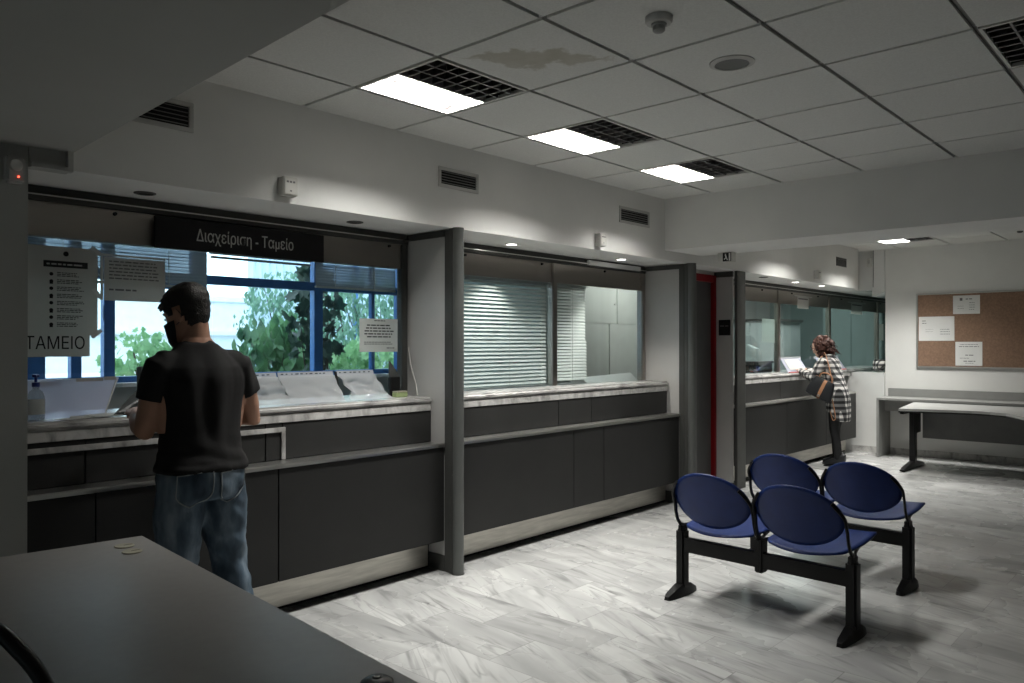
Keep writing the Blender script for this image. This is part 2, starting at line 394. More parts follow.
# ------------------------------------------------------------------ mesh helpers
class MB:
    def __init__(self): self.bm = bmesh.new()
    def box(self, x0, x1, y0, y1, z0, z1, bevel=0.0, seg=2):
        m = Matrix.Translation(((x0 + x1) / 2, (y0 + y1) / 2, (z0 + z1) / 2)) @ Matrix.Diagonal((abs(x1 - x0), abs(y1 - y0), abs(z1 - z0), 1))
        r = bmesh.ops.create_cube(self.bm, size=1.0, matrix=m)
        if bevel:
            es = list({e for v in r['verts'] for e in v.link_edges})
            bmesh.ops.bevel(self.bm, geom=es, offset=bevel, segments=seg, affect='EDGES', clamp_overlap=True)
        return self
    def xbox(self, mat, sx, sy, sz, bevel=0.0, seg=2):
        r = bmesh.ops.create_cube(self.bm, size=1.0, matrix=mat @ Matrix.Diagonal((sx, sy, sz, 1)))
        if bevel:
            es = list({e for v in r['verts'] for e in v.link_edges})
            bmesh.ops.bevel(self.bm, geom=es, offset=bevel, segments=seg, affect='EDGES', clamp_overlap=True)
        return self
    def loft(self, rings, close=True, cap=True):
        bm = self.bm
        vs = [[bm.verts.new(p) for p in r] for r in rings]
        n = len(rings[0])
        for a, b in zip(vs, vs[1:]):
            for i in range(n if close else n - 1):
                j = (i + 1) % n
                bm.faces.new((a[i], a[j], b[j], b[i]))
        if cap and close:
            bm.faces.new(list(reversed(vs[0]))); bm.faces.new(vs[-1])
        return self
    def tube(self, pts, rad, seg=10, flat=None, cap=True):
        """swept round (or elliptical, flat = (scale, axis)) tube through pts"""
        pts = [Vector(p) for p in pts]
        if isinstance(rad, (int, float)): rad = [rad] * len(pts)
        rings = []
        up = None
        for i, p in enumerate(pts):
            t = (pts[min(i + 1, len(pts) - 1)] - pts[max(i - 1, 0)]).normalized()
            if up is None:
                up = Vector((0, 0, 1)) if abs(t.z) < 0.9 else Vector((0, 1, 0))
            a = (up - t * up.dot(t)).normalized(); up = a
            b = t.cross(a)
            r = rad[i]
            ra, rb = (r if isinstance(r, tuple) else (r, r))
            rings.append([p + a * (ra * math.cos(k * 2 * math.pi / seg)) + b * (rb * math.sin(k * 2 * math.pi / seg)) for k in range(seg)])
        return self.loft(rings, True, cap)
    def lathe(self, prof, c=(0, 0, 0), seg=24, axis='Z', cap=True):
        rings = []
        for r, h in prof:
            ring = []
            for k in range(seg):
                a = 2 * math.pi * k / seg
                q = Vector((r * math.cos(a), r * math.sin(a), h))
                if axis == 'X': q = Vector((h, q.x, q.y))
                if axis == 'Y': q = Vector((q.y, h, q.x))
                ring.append(Vector(c) + q)
            rings.append(ring)
        return self.loft(rings, True, cap)
    def prism(self, poly, vec):
        v = Vector(vec)
        return self.loft([[Vector(p) for p in poly], [Vector(p) + v for p in poly]])
    def poly(self, pts):
        self.bm.faces.new([self.bm.verts.new(p) for p in pts]); return self
    def quad(self, a, b, c, d): return self.poly((a, b, c, d))
    def ellipsoid(self, c, r, mat=None, u=16, v=10):
        m = Matrix.Translation(c) @ (mat or Matrix.Identity(4)) @ Matrix.Diagonal((r[0], r[1], r[2], 1))
        bmesh.ops.create_uvsphere(self.bm, u_segments=u, v_segments=v, radius=1.0, matrix=m)
        return self

OFF = {}
def link(o, parent=None):
    COL.objects.link(o)
    if parent is not None: o.parent = parent
    return o

def obj(name, mb, mat, parent=None, smooth=False, origin=None):
    bm = mb.bm
    bmesh.ops.recalc_face_normals(bm, faces=bm.faces)
    off = OFF.get(parent, Vector((0, 0, 0))) if parent is not None else Vector(origin or (0, 0, 0))
    if off.length: bmesh.ops.translate(bm, verts=bm.verts, vec=-off)
    me = bpy.data.meshes.new(name)
    bm.to_mesh(me); bm.free()
    for x in (mat if isinstance(mat, (list, tuple)) else [mat]): me.materials.append(x)
    if smooth:
        me.polygons.foreach_set('use_smooth', [True] * len(me.polygons))
        if smooth != 'all':
            try: me.set_sharp_from_angle(angle=R(40))
            except Exception: pass
    o = bpy.data.objects.new(name, me)
    link(o, parent)
    if parent is None: o.location = off
    OFF[o] = off
    return o

def tag(o, label, cat, group=None):
    o['label'] = label; o['category'] = cat
    if group: o['group'] = group
    return o

def thing(name, label, cat, loc=(0, 0, 0), group=None, local=False):
    """an Empty at the thing's base; parts are given in world metres unless local"""
    o = bpy.data.objects.new(name, None); o.empty_display_size = 0.1
    COL.objects.link(o); o.location = loc
    OFF[o] = Vector((0, 0, 0)) if local else Vector(loc)
    return tag(o, label, cat, group)

def struct(name, mb, mat, parent=None, smooth=False):
    o = obj(name, mb, mat, parent, smooth)
    if parent is None: o['kind'] = 'structure'
    return o

def dup(root, loc, label, rot=None, group=None):
    r = root.copy(); COL.objects.link(r); r.location = loc; r['label'] = label
    if rot is not None: r.rotation_euler = rot
    if group: r['group'] = group
    for ch in list(root.children):
        c = ch.copy(); COL.objects.link(c); c.parent = r
        for g in list(ch.children):
            d = g.copy(); COL.objects.link(d); d.parent = c
    return r

def text_mesh(body, size, mat4, depth=0.002, font_width=1.0):
    cu = bpy.data.curves.new('lettering', 'FONT')
    cu.body = body; cu.size = size; cu.extrude = depth; cu.align_x = 'CENTER'; cu.align_y = 'CENTER'
    o = bpy.data.objects.new('lettering', cu); COL.objects.link(o)
    dg = bpy.context.evaluated_depsgraph_get(); dg.update()
    me = bpy.data.meshes.new_from_object(o.evaluated_get(dg))
    bpy.data.objects.remove(o); bpy.data.curves.remove(cu)
    mb = MB(); mb.bm.from_mesh(me); bpy.data.meshes.remove(me)
    mb.bm.transform(mat4 @ Matrix.Diagonal((font_width, 1, 1, 1)))
    return mb

def word_lines(mb, p0, ux, uz, nrm, rows, width, gap, h, rng, ragged=0.0, center=False, skip=0.12):
    """rows of small word-shaped marks: p0 top left corner of the block"""
    p0, ux, uz, nrm = map(Vector, (p0, ux, uz, nrm))
    for r in range(rows):
        w = width * (1 - ragged * rng.random())
        x = (width - w) / 2 if center else 0.0
        end = x + w
        while x < end - h:
            l = min(h * rng.uniform(1.5, 5.5), end - x)
            a = p0 + ux * x - uz * (r * gap)
            mb.prism([a, a + ux * l, a + ux * l - uz * h, a - uz * h], nrm * 0.0006)
            x += l + h * 0.9
    return mb

def remeshed(mb, voxel, smooth_it=6, name='tmp'):
    bm = mb.bm
    bmesh.ops.recalc_face_normals(bm, faces=bm.faces)
    me = bpy.data.meshes.new(name); bm.to_mesh(me); bm.free()
    o = bpy.data.objects.new(name, me); COL.objects.link(o)
    md = o.modifiers.new('r', 'REMESH'); md.mode = 'VOXEL'; md.voxel_size = voxel
    if smooth_it:
        s = o.modifiers.new('s', 'SMOOTH'); s.factor = 0.5; s.iterations = smooth_it
    dg = bpy.context.evaluated_depsgraph_get(); dg.update()
    me2 = bpy.data.meshes.new_from_object(o.evaluated_get(dg))
    bpy.data.objects.remove(o); bpy.data.meshes.remove(me)
    out = MB(); out.bm.from_mesh(me2); bpy.data.meshes.remove(me2)
    return out

def ell_ring(c, rx, ry, n=24, rot=0.0, sq=1.0):
    out = []
    for k in range(n):
        a = 2 * math.pi * k / n
        ca, sa = math.cos(a), math.sin(a)
        x = math.copysign(abs(ca) ** sq, ca) * rx; y = math.copysign(abs(sa) ** sq, sa) * ry
        out.append(Vector((c[0] + x * math.cos(rot) - y * math.sin(rot), c[1] + x * math.sin(rot) + y * math.cos(rot), c[2])))
    return out

# ------------------------------------------------------------------ measured planes
YF = 3.579      # face of the bulkhead above the counters
ZS = 2.165      # soffit
ZC = 2.687      # suspended ceiling
YP = 3.65       # face of the lower counter panels
YU = 3.775      # face of the upper counter panels
YG = 4.03       # plane of the counter glazing
XW = 10.98      # far wall
YO = 6.5        # outer wall of the offices

# ------------------------------------------------------------------ the room
struct('floor', MB().quad((-3, -4, 0), (15, -4, 0), (15, YO, 0), (-3, YO, 0)), M['floor'])

GX0, GY0, GDX, GDY = 2.910, 3.134, 0.616, 0.60
FIX = {(-1, 0), (1, 0), (3, 0), (1, 4)}   # ceiling cells that hold a light
def ceiling():
    mb = MB()
    g = 0.011
    for i in range(-10, 15):
        for j in range(-2, 14):
            x0, x1 = GX0 + i * GDX, GX0 + (i + 1) * GDX
            y1, y0 = GY0 - j * GDY, GY0 - (j + 1) * GDY
            if (i, j) in FIX or (i, j) in ((11, 0), (8, 0)): continue
            y1c = min(y1 - g, YF + 0.3)
            if y1c - y0 < 0.05: continue
            mb.box(x0 + g, x1 - g, y0 + g, y1c, ZC, ZC + 0.012)
    for i in range(-10, 16):
        x = GX0 + i * GDX
        if True: mb.box(x - g, x + g, -5, YF + 0.3, ZC + 0.0125, ZC + 0.03)
    return mb
struct('ceiling', ceiling(), [M['ceil']])
struct('trim_1', MB().box(-4, 15, -5, 4.3, ZC + 0.16, ZC + 0.30), M['wall_dim'])    # slab over the suspended ceiling
grid = MB()
for j in range(-2, 15):
    y = GY0 - j * GDY
    if y < YF: grid.box(-3, 15, y - 0.011, y + 0.011, ZC + 0.0125, ZC + 0.03)
struct('trim_2', grid, M['tbar'])

# bulkhead over the counters: face and soffit
struct('wall_counter', MB().box(1.016, 10.67, YF, 4.16, ZS, ZC + 0.1).box(10.67, 15, YF + 0.10, 4.16, ZS, ZC + 0.1), M['wall'])
# beams that cross the hall
struct('trim_3', MB().box(5.876, 6.50, -5, YF, 2.25, ZC + 0.1), M['wall'])
lb = MB().prism([(1.176, YF, 2.235), (0.85, -4.0, 2.235), (-3.2, -4.0, 2.235), (-3.2, YF, 2.235)], (0, 0, 0.55))
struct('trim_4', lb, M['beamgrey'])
# pier at the near end of the counters, and its roller box
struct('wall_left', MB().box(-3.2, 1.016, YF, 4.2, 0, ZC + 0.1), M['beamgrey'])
rb = MB()
rb.box(1.016, 1.17, YF - 0.012, YF + 0.05, 2.155, 2.235)
rb.box(1.016, 1.155, YF - 0.045, YF - 0.012, 2.150, 2.168)
rb.box(1.150, 1.170, YF - 0.045, YF - 0.012, 2.150, 2.235)
struct('trim_5', rb, M['beamgrey'])
# far wall, low wall and the downstand over the opening beside it
struct('wall_far', MB().box(XW, XW + 0.25, -5, 3.335, 0, ZC + 0.1), M['wall'])
struct('trim_6', MB().box(10.93, XW + 0.2, 3.335, 3.755, 0, 1.062).box(10.93, XW + 0.2, 3.7551, YU + 0.4, 0, 1.010), M['white'])
struct('trim_7', MB().prism([(10.95, 3.335, 2.13), (10.95, 3.335, ZC + 0.05), (10.95, 3.49, ZC + 0.05), (10.95, 3.49, 2.075)], (0.25, 0, 0)).box(11.0, 11.2, 3.49, YF + 0.1, ZS, ZC + 0.05), M['white'])
struct('baseboard_far', MB().box(XW - 0.012, XW, -5, 3.335, 0, 0.08).box(10.918, 10.93, 3.335, 3.755, 0, 0.08), M['marble_top'])
# walls behind the viewer
struct('wall_right', MB().box(-3.2, 15, -4.2, -4.0, 0, ZC + 0.1), M['wall_dim'])
struct('wall_near', MB().box(-3.3, -3.1, -4.2, 6.6, 0, ZC + 0.1), M['wall_dim'])

# offices behind the glass
wx0, wx1, wz0, wz1 = 1.30, 5.40, 1.13, 2.45
struct('wall_office', MB().box(-3.2, wx0, YO, YO + 0.15, 0, 2.8).box(wx0, wx1, YO, YO + 0.15, 0, wz0).box(wx0, wx1, YO, YO + 0.15, wz1, 2.8).box(wx1, 15, YO, YO + 0.15, 0, 2.8), M['office_dark'])
struct('trim_8', MB().box(5.45, 5.53, 4.62, YO, 0, 2.7).box(8.9, 8.96, 4.62, YO, 0, 2.7).box(-0.3, -0.2, 4.2, YO, 0, 2.7), M['office_wall'])
struct('wall_end', MB().box(14.5, 14.7, 3.335, YO, 0, 2.8).box(XW + 0.25, 14.6, 3.05, 3.335, 0, 2.8), M['teal_wall'])
struct('trim_9', MB().box(-3.2, 15, 4.16, YO + 0.15, 2.62, 2.85), M['wall_dim'])

# ------------------------------------------------------------------ door between the counters
dr = MB().box(6.345, 7.131, 3.815, 3.855, 0.005, 2.055)
door = struct('door_1', dr, M['door'])
fr = MB().box(7.132, 7.174, 3.775, 3.86, 0, 2.125, 0.004).box(6.30, 6.345, 3.755, 3.87, 0, 2.125, 0.004).box(6.345, 7.132, 3.775, 3.86, 2.055, 2.125, 0.004)
obj('door_frame', fr, M['red'], door)
obj('door_handle', MB().tube([(6.42, 3.815, 1.02), (6.42, 3.77, 1.02), (6.53, 3.77, 1.02)], 0.010, 8), M['steel'], door, True)
struct('trim_10', MB().box(6.28, 7.174, 3.80, 3.88, 2.125, ZS), M['wall'])
struct('trim_11', MB().box(7.206, 7.24, 3.88, 4.62, 0, 2.62), M['office_wall'])

# ------------------------------------------------------------------ counters
def counter(name_label, x0, x1, low_splits, up_splits, low_end=None):
    t = thing('service_counter', name_label, 'counter', ((x0 + x1) / 2, YP + 0.1, 0), 'panelled service counters')
    xs = [x0] + low_splits + [x1]
    for a, b in zip(xs, xs[1:]):
        obj('lower_panel', MB().box(a + 0.003, b - 0.003, YP, YP + 0.018, 0.197, 0.788, 0.002, 1), M['dark_laminate'], t)
    ue = x1 - 0.0
    xs = [x0] + up_splits + [ue]
    for a, b in zip(xs, xs[1:]):
        obj('upper_panel', MB().box(a + 0.003, b - 0.003, YU, YU + 0.018, 0.813, 1.010, 0.002, 1), M['upper_laminate'], t)
    obj('carcass', MB().box(x0, x1, YP + 0.019, YU, 0.20, 0.786).box(x0, x1, YU + 0.019, 4.02, 0.20, 1.009), M['gap_shade'], t)
    obj('ledge', MB().box(x0, x1, YP - 0.012, YU, 0.788, 0.812, 0.006, 2), M['steel'], t, True)
    obj('kick_plate', MB().box(x0, x1 - 0.03, 3.775, 3.80, 0.022, 0.197), M['plinth'], t)
    obj('plinth', MB().box(x0, x1, 3.80, 3.99, 0.0, 0.20), M['gap_shade'], t)  # its black stands for the shadow gap under the kick plate
    return t
c1 = counter('dark panelled counter under the sign where the man in black stands', 1.018, 3.366, [1.30, 2.194], [1.30, 2.190, 2.292])
obj('edge_strip', MB().box(1.018, 2.305, YU - 0.012, YU, 0.962, 0.988, 0.002).box(2.280, 2.305, YU - 0.012, YU, 0.813, 0.962, 0.002), M['marble_edge'], c1)
c2 = counter('dark panelled counter below the two closed venetian blinds', 3.405, 6.235, [4.693, 5.080], [4.662, 5.083])
c3 = counter('far dark panelled counter where the woman with the shoulder bag leans', 7.40, 10.80, [8.58, 9.75], [8.69, 9.80])

def worktop(label, x0, x1, xr):
    t = thing('marble_countertop', label, 'countertop', ((x0 + x1) / 2, 3.95, 1.011), 'marble counter tops')
    mb = MB().box(x0, x1, 3.758, 4.30, 1.060, 1.100, 0.014, 3)
    obj('slab', mb, M['marble_top'], t, True)
    obj('edging', MB().box(x0, x1 - 0.008, 3.768, 4.28, 1.0115, 1.0585, 0.003), M['marble_edge'], t)
    return t
worktop('veined marble top of the counter under the long windows', 1.018, 3.366, 0)
worktop('veined marble top below the closed venetian blinds', 3.405, 6.245, 0)
worktop('veined marble top of the far counter carrying papers', 7.40, 12.9, 0)

# ------------------------------------------------------------------ side panels and posts
def side_panel(label, x, y1=4.062):
    t = thing('partition_panel', label, 'panel', (x, 3.83, 0), 'tall partition panels between the counters')
    obj('board', MB().box(x - 0.012, x + 0.012, 3.655, y1 - 0.04, 0.10, 2.118), M['panel_light'], t)
    obj('frame', MB().box(x - 0.018, x + 0.018, 3.602, 3.655, 0.0, 2.160, 0.003).box(x - 0.018, x + 0.018, y1 - 0.04, y1, 0.0, 2.160, 0.003)
        .box(x - 0.018, x + 0.018, 3.655, y1 - 0.04, 2.118, 2.160, 0.003).box(x - 0.018, x + 0.018, 3.655, y1 - 0.04, 0.0, 0.10), M['framegrey'], t)
    return t
side_panel('pale grey upright panel beside the window with the green sponge', 3.386)
side_panel('pale grey upright panel beside the red door frame, toward the blinds', 6.257)
p3 = thing('partition_panel', 'pale grey upright panel carrying the little black plate', 'panel', (7.185, 3.7, 0), 'tall partition panels between the counters')
obj('board', MB().box(7.178, 7.202, 3.604, 3.86, 0.07, 2.105), M['panel_light'], p3)
obj('frame', MB().box(7.176, 7.204, 3.602, 3.86, 2.105, 2.160, 0.002).box(7.176, 7.204, 3.602, 3.86, 0.0, 0.07, 0.002), M['framegrey'], p3)

def round_post(label, x, r=0.042):
    t = thing('steel_post', label, 'post', (x, 3.555, 0), 'dark grey posts in front of the counters')
    obj('shaft', MB().lathe([(r, 0.006), (r, ZS)], (x, 3.555, 0), 28), M['postgrey'], t, True)
    obj('rear_channel', MB().box(x - r - 0.002, x + 0.01, 3.565, 3.601, 0.004, ZS - 0.003, 0.003), M['framegrey'], t)
    obj('foot_ring', MB().lathe([(r + 0.004, 0.0), (r + 0.004, 0.006)], (x, 3.555, 0), 28), M['framegrey'], t)
    obj('rivet', MB().lathe([(0.006, 0.0), (0.004, 0.003)], (x - r + 0.006, 3.566, 0.62), 10, 'Y'), M['steel'], t)
    return t
round_post('round grey post standing between the first and second counter', 3.392, 0.037)
round_post('round grey post by the red framed door, near the blinds', 6.285, 0.044)
sp = thing('steel_post', 'square dark post between the red framed door and far counter', 'post', (7.235, 3.56, 0), 'dark grey posts in front of the counters')
obj('shaft', MB().box(7.206, 7.385, 3.570, 3.601, 0.0, ZS, 0.004), M['framegrey'], sp)
obj('edge_strip', MB().box(7.386, 7.394, 3.572, 3.599, 0.0, ZS - 0.002), M['postgrey'], sp)
dp = thing('door_plate', 'small black name plate on the pale panel by the door', 'sign', (7.178, 3.69, 1.53))
obj('plate', MB().box(7.170, 7.178, 3.625, 3.750, 1.525, 1.680, 0.002), M['sign'], dp)
mbp = MB(); word_lines(mbp, (7.170, 3.735, 1.625), (0, -1, 0), (0, 0, 1), (-1, 0, 0), 1, 0.09, 0.02, 0.012, random.Random(3))
obj('printed_text', mbp, M['ink_grey'], dp)

# ------------------------------------------------------------------ counter glazing
def header(t, x0, x1):
    obj('header_panel', MB().box(x0, x1, YG - 0.006, YG + 0.02, 1.935, 2.095), M['steel_header'], t)
    obj('track', MB().box(x0, x1, YG - 0.03, YG + 0.06, 2.095, 2.125, 0.003).box(x0, x1, YG - 0.018, YG + 0.05, 2.125, ZS - 0.002, 0.003), M['framegrey'], t)
    obj('track_edge', MB().box(x0, x1, YG - 0.034, YG - 0.030, 2.118, 2.124), M['steel'], t)
    x = x0 + 0.5
    while x < x1:
        obj('bolt', MB().lathe([(0.010, 0.0), (0.008, -0.014)], (x, YG - 0.006, 2.075), 10, 'Y'), M['black'], t)
        x += 0.85
def mullion(t, x, w=0.05, mat='steel_header'):
    obj('mullion', MB().box(x - w / 2, x + w / 2, YG - 0.025, YG + 0.035, 1.101, 2.094, 0.006), M[mat], t, True)

s1 = thing('glass_screen', 'long glass counter screen under the black sign with notices taped on', 'glass screen', (2.0, YG, 1.1))
header(s1, 1.018, 3.366)
mullion(s1, 3.338, 0.045, 'framegrey')
obj('glass_pane', MB().box(1.018, 2.02, YG - 0.004, YG + 0.004, 1.30, 1.935), M['glass'], s1)
obj('glass_pane', MB().box(2.026, 3.315, YG - 0.004, YG + 0.004, 1.28, 1.935), M['glass'], s1)

s2 = thing('glass_screen', 'glass counter screen with two panes before the venetian blinds', 'glass screen', (4.8, YG, 1.1))
header(s2, 3.405, 6.235)
mullion(s2, 3.430, 0.045); mullion(s2, 4.905, 0.060); mullion(s2, 6.205, 0.055)
obj('glass_pane', MB().box(3.455, 4.872, YG - 0.004, YG + 0.004, 1.101, 1.935), M['glass'], s2)
obj('glass_pane', MB().box(4.938, 6.175, YG - 0.004, YG + 0.004, 1.101, 1.935), M['glass'], s2)
obj('cover_strip', MB().box(5.33, 6.12, YG - 0.05, YG - 0.02, 2.110, 2.150, 0.004), M['white'], s2)

s3 = thing('glass_screen', 'tinted glass screen of the far counter behind the woman', 'glass screen', (9.8, YG, 1.1))
header(s3, 7.40, 13.6)
for x in (7.43, 9.20, 10.85, 12.85): mullion(s3, x, 0.06)
for a, b in ((7.465, 9.165), (9.235, 10.815), (10.885, 12.815), (12.885, 13.6)):
    obj('glass_pane', MB().box(a, b, YG - 0.004, YG + 0.004, 1.101, 1.935), M['glass_teal'], s3)

# sign over the first window
sg = thing('hanging_sign', 'black sign board with pale Greek lettering above the man', 'sign', (2.19, 3.975, 1.925))
obj('board', MB().box(1.695, 2.690, 3.975, 3.998, 1.925, 2.085, 0.002), M['sign'], sg)
RX = Matrix.Rotation(R(90), 4, 'X')
tm = text_mesh('Διαχείριση - Ταμείο', 0.088, Matrix.Translation((2.195, 3.974, 2.003)) @ RX, 0.001)
w = max(v.co.x for v in tm.bm.verts) - min(v.co.x for v in tm.bm.verts)
tm.bm.free()
obj('lettering', text_mesh('Διαχείριση - Ταμείο', 0.088, Matrix.Translation((2.195, 3.974, 2.003)) @ RX, 0.001, 0.575 / w), M['sign_text'], sg)

# ------------------------------------------------------------------ venetian blinds
def blind(label, x0, x1, ztop, zbot, y, pitch, width, tilt, mat, cords, shift=None, rail=True):
    t = thing('venetian_blind', label, 'blind', ((x0 + x1) / 2, y, zbot), 'venetian blinds behind the counter glass')
    obj('headrail', MB().box(x0, x1, y - 0.016, y + 0.016, ztop - 0.022, ztop, 0.002), M['alu'], t)
    mb = MB(); z = ztop - 0.035
    ca, sa = math.cos(tilt), math.sin(tilt)
    rnd = random.Random(int(x0 * 100))
    while z > zbot + 0.015:
        s = shift(z) if shift else 0.0
        dz = rnd.uniform(-0.0015, 0.0015)
        prof = []
        for k in range(5):
            a = (k / 4 - 0.5) * width
            cz = 0.003 * (1 - (2 * k / 4 - 1) ** 2)
            prof.append((a * ca - cz * sa, a * sa + cz * ca))
        mb.loft([[Vector((x, y + p[0], z + dz + p[1])) for p in prof] for x in (x0 + 0.004 + s, x1 - 0.004 + s)], close=False)
        z -= pitch
    if mb.bm.verts: obj('slats', mb, mat, t, 'all')
    else: mb.bm.free()
    if rail: obj('bottom_rail', MB().box(x0 + 0.004, x1 - 0.004, y - 0.012, y + 0.012, zbot, zbot + 0.012, 0.003), M['alu'], t)
    for cx in cords:
        obj('ladder_cord', MB().tube([(cx, y - 0.015, ztop - 0.02), (cx, y - 0.015, zbot + 0.005)], 0.0016, 5), M['white_plastic'], t)
    return t
blind('closed pale blind filling the left pane of the second counter', 3.458, 4.872, 1.935, 1.106, 4.075, 0.0295, 0.026, R(48), M['blind'], (3.75, 4.42), None)
blind('narrow half pulled pale blind beside the frosted cabinet view', 4.94, 5.395, 1.935, 1.106, 4.075, 0.0260, 0.026, R(50), M['blind'], (5.20,), lambda z: 0.020 if z < 1.47 else 0.0)
blind('half lowered blind above the notices at the first counter, over the dark haired man', 1.018, 2.015, 1.955, 1.735, 4.072, 0.0175, 0.024, R(72), M['blind_backlit'], (1.30, 1.80))
blind('raised blind showing only its rail above the leafy window view', 2.03, 2.66, 1.950, 1.905, 4.072, 0.010, 0.020, R(5), M['alu'], ())
blind('short lowered blind hanging above the right hand notice', 2.69, 3.312, 1.955, 1.780, 4.072, 0.0175, 0.024, R(72), M['blind_backlit'], (2.83, 3.13))

# ------------------------------------------------------------------ windows of the first office, and the garden beyond
win = MB()
F = 0.05
win.box(wx0, wx1, YO + 0.01, YO + 0.09, wz0, wz0 + F).box(wx0, wx1, YO + 0.01, YO + 0.09, wz1 - F, wz1)
for a, b in ((wx0, wx0 + 0.06), (1.845, 1.965), (2.14, 2.215), (2.378, 2.460), (3.09, 3.215), (4.295, 4.392), (wx1 - 0.07, wx1)):
    win.box(a, b, YO + 0.005, YO + 0.085, wz0, wz1, 0.004)
win.box(wx0, wx1, YO + 0.0, YO + 0.08, 1.958, 2.035, 0.004)
win.box(2.46, 3.09, YO + 0.0, YO + 0.08, 1.90, 1.958, 0.004)
win.box(4.99, 5.03, YO + 0.02, YO + 0.07, wz0, wz1)
w1 = struct('window_1', win, M['window_blue'])
obj('window_pane', MB().box(wx0 + 0.05, wx1 - 0.05, YO + 0.045, YO + 0.05, wz0 + 0.04, wz1 - 0.04), M['glass'], w1)
obj('window_sill', MB().box(wx0 - 0.05, wx1, YO - 0.10, YO, wz0 - 0.03, wz0 + 0.002, 0.004), M['ext_wall'], w1)
obj('window_handle', MB().box(2.36, 2.375, YO - 0.03, YO + 0.005, 1.62, 1.74, 0.004), M['window_blue'], w1)

struct('trim_12', MB().box(-20, 40, YO + 0.15, 40, -0.1, 0.0), M['ext_ground'])
ew = thing('garden_wall', 'white rendered building wall beyond the office windows', 'wall', (4.0, 15, 0))
obj('wall', MB().box(-4, 9.2, 15, 15.2, 0, 2.35).box(-4, 9.2, 14.94, 15.0, 2.30, 2.40), M['ext_wall'], ew)
obj('ledge', MB().box(-4, 9.2, 14.9, 15.0, 1.62, 1.70), M['ext_wall'], ew)
fe = thing('metal_fence', 'pale blue corrugated fence beyond the office windows', 'fence', (10.6, 12.6, 0))
mbf = MB()
pts = []
for k in range(120):
    x = 7.0 + k * 0.07
    pts.append((x, 12.6 if k % 2 else 12.66))
mbf.loft([[Vector((p[0], p[1], z)) for p in pts] for z in (0, 3.2)], close=False)
obj('sheet', mbf, M['fence'], fe)
obj('fence_post', MB().box(9.20, 9.27, 12.54, 12.6, 0, 3.3), M['window_blue'], fe)

def leaf_shape(kind):
    if kind == 'maple':
        a = [(0, -.5), (.10, -.28), (.38, -.42), (.30, -.16), (.52, .05), (.26, .12), (.22, .36), (0, .56), (-.22, .36), (-.26, .12), (-.52, .05), (-.30, -.16), (-.38, -.42), (-.10, -.28)]
        return a
    return [(0, -.5), (.22, -.2), (.25, .1), (.12, .35), (0, .55), (-.12, .35), (-.25, .1), (-.22, -.2)]
def shrub(label, c, rad, n, size, mat, kind='oval', trunk=None, seed=1):
    rnd = random.Random(seed)
    t = thing('garden_shrub', label, 'plant', (c[0], c[1], 0), 'shrubs in the garden outside the office windows')
    mb = MB(); stems = []
    for i in range(n):
        while True:
            q = Vector((rnd.uniform(-1, 1), rnd.uniform(-1, 1), rnd.uniform(-1, 1)))
            if 0.15 < q.length < 1: break
        lump = noise.noise(q * 2.3 + Vector((seed, 0, 0)))
        if lump < -0.12: continue
        p = Vector(c) + Vector((q.x * rad[0], q.y * rad[1], q.z * rad[2]))
        s = size * rnd.uniform(0.6, 1.25)
        m = Matrix.Translation(p) @ Matrix.Rotation(rnd.uniform(0, 6.28), 4, 'Z') @ Matrix.Rotation(rnd.uniform(0.5, 2.0), 4, 'X') @ Matrix.Rotation(rnd.uniform(-0.7, 0.7), 4, 'Y')
        pts = [m @ Vector((x * s, y * s, 0.10 * s * abs(x))) for x, y in leaf_shape(kind)]
        cv = mb.bm.verts.new(m @ Vector((0, 0, 0)))
        vs = [mb.bm.verts.new(pp) for pp in pts]
        for k in range(len(vs)): mb.bm.faces.new((cv, vs[k], vs[(k + 1) % len(vs)]))
        if i % 9 == 0: stems.append(p)
    obj('foliage', mb, mat, t)
    sm = MB()
    base = Vector((c[0], c[1], 0))
    for k, p in enumerate(stems[:14]):
        mid = base.lerp(p, 0.55) + Vector((rnd.uniform(-.1, .1), rnd.uniform(-.1, .1), 0.1))
        b0 = base + Vector((rnd.uniform(-.15, .15), rnd.uniform(-.15, .15), 0))
        sm.tube([b0, mid, p], [0.018, 0.012, 0.004], 6)
    obj('stem', sm, M['bark'], t)
    return t
shrub('pale green ivy bush outside, behind the dark haired man', (3.42, 8.3, 0.98), (0.50, 0.42, 0.62), 1500, 0.085, M['leaf_light'], 'maple', seed=3)
shrub('broad leaved green bush outside, in the middle of the window', (4.72, 7.9, 1.10), (0.62, 0.40, 0.66), 900, 0.19, M['leaf_dark'], 'oval', seed=8)
shrub('dark maple sapling outside with leaves up to the transom', (4.66, 7.05, 1.72), (0.33, 0.22, 0.58), 230, 0.16, M['leaf_maple'], 'maple', seed=12)
shrub('airy bluish tree outside the right window pane', (7.35, 9.6, 1.50), (0.90, 0.6, 1.05), 3400, 0.095, M['leaf_mid'], 'oval', seed=5)
shrub('fine leaved tree outside, behind the broad leaved bush', (7.05, 11.3, 1.80), (1.0, 0.6, 0.85), 3000, 0.095, M['leaf_mid'], 'oval', seed=6)
shrub('low mid green bush outside below the right hand notice', (6.25, 8.4, 0.98), (0.80, 0.4, 0.55), 1300, 0.13, M['leaf_light'], 'maple', seed=15)

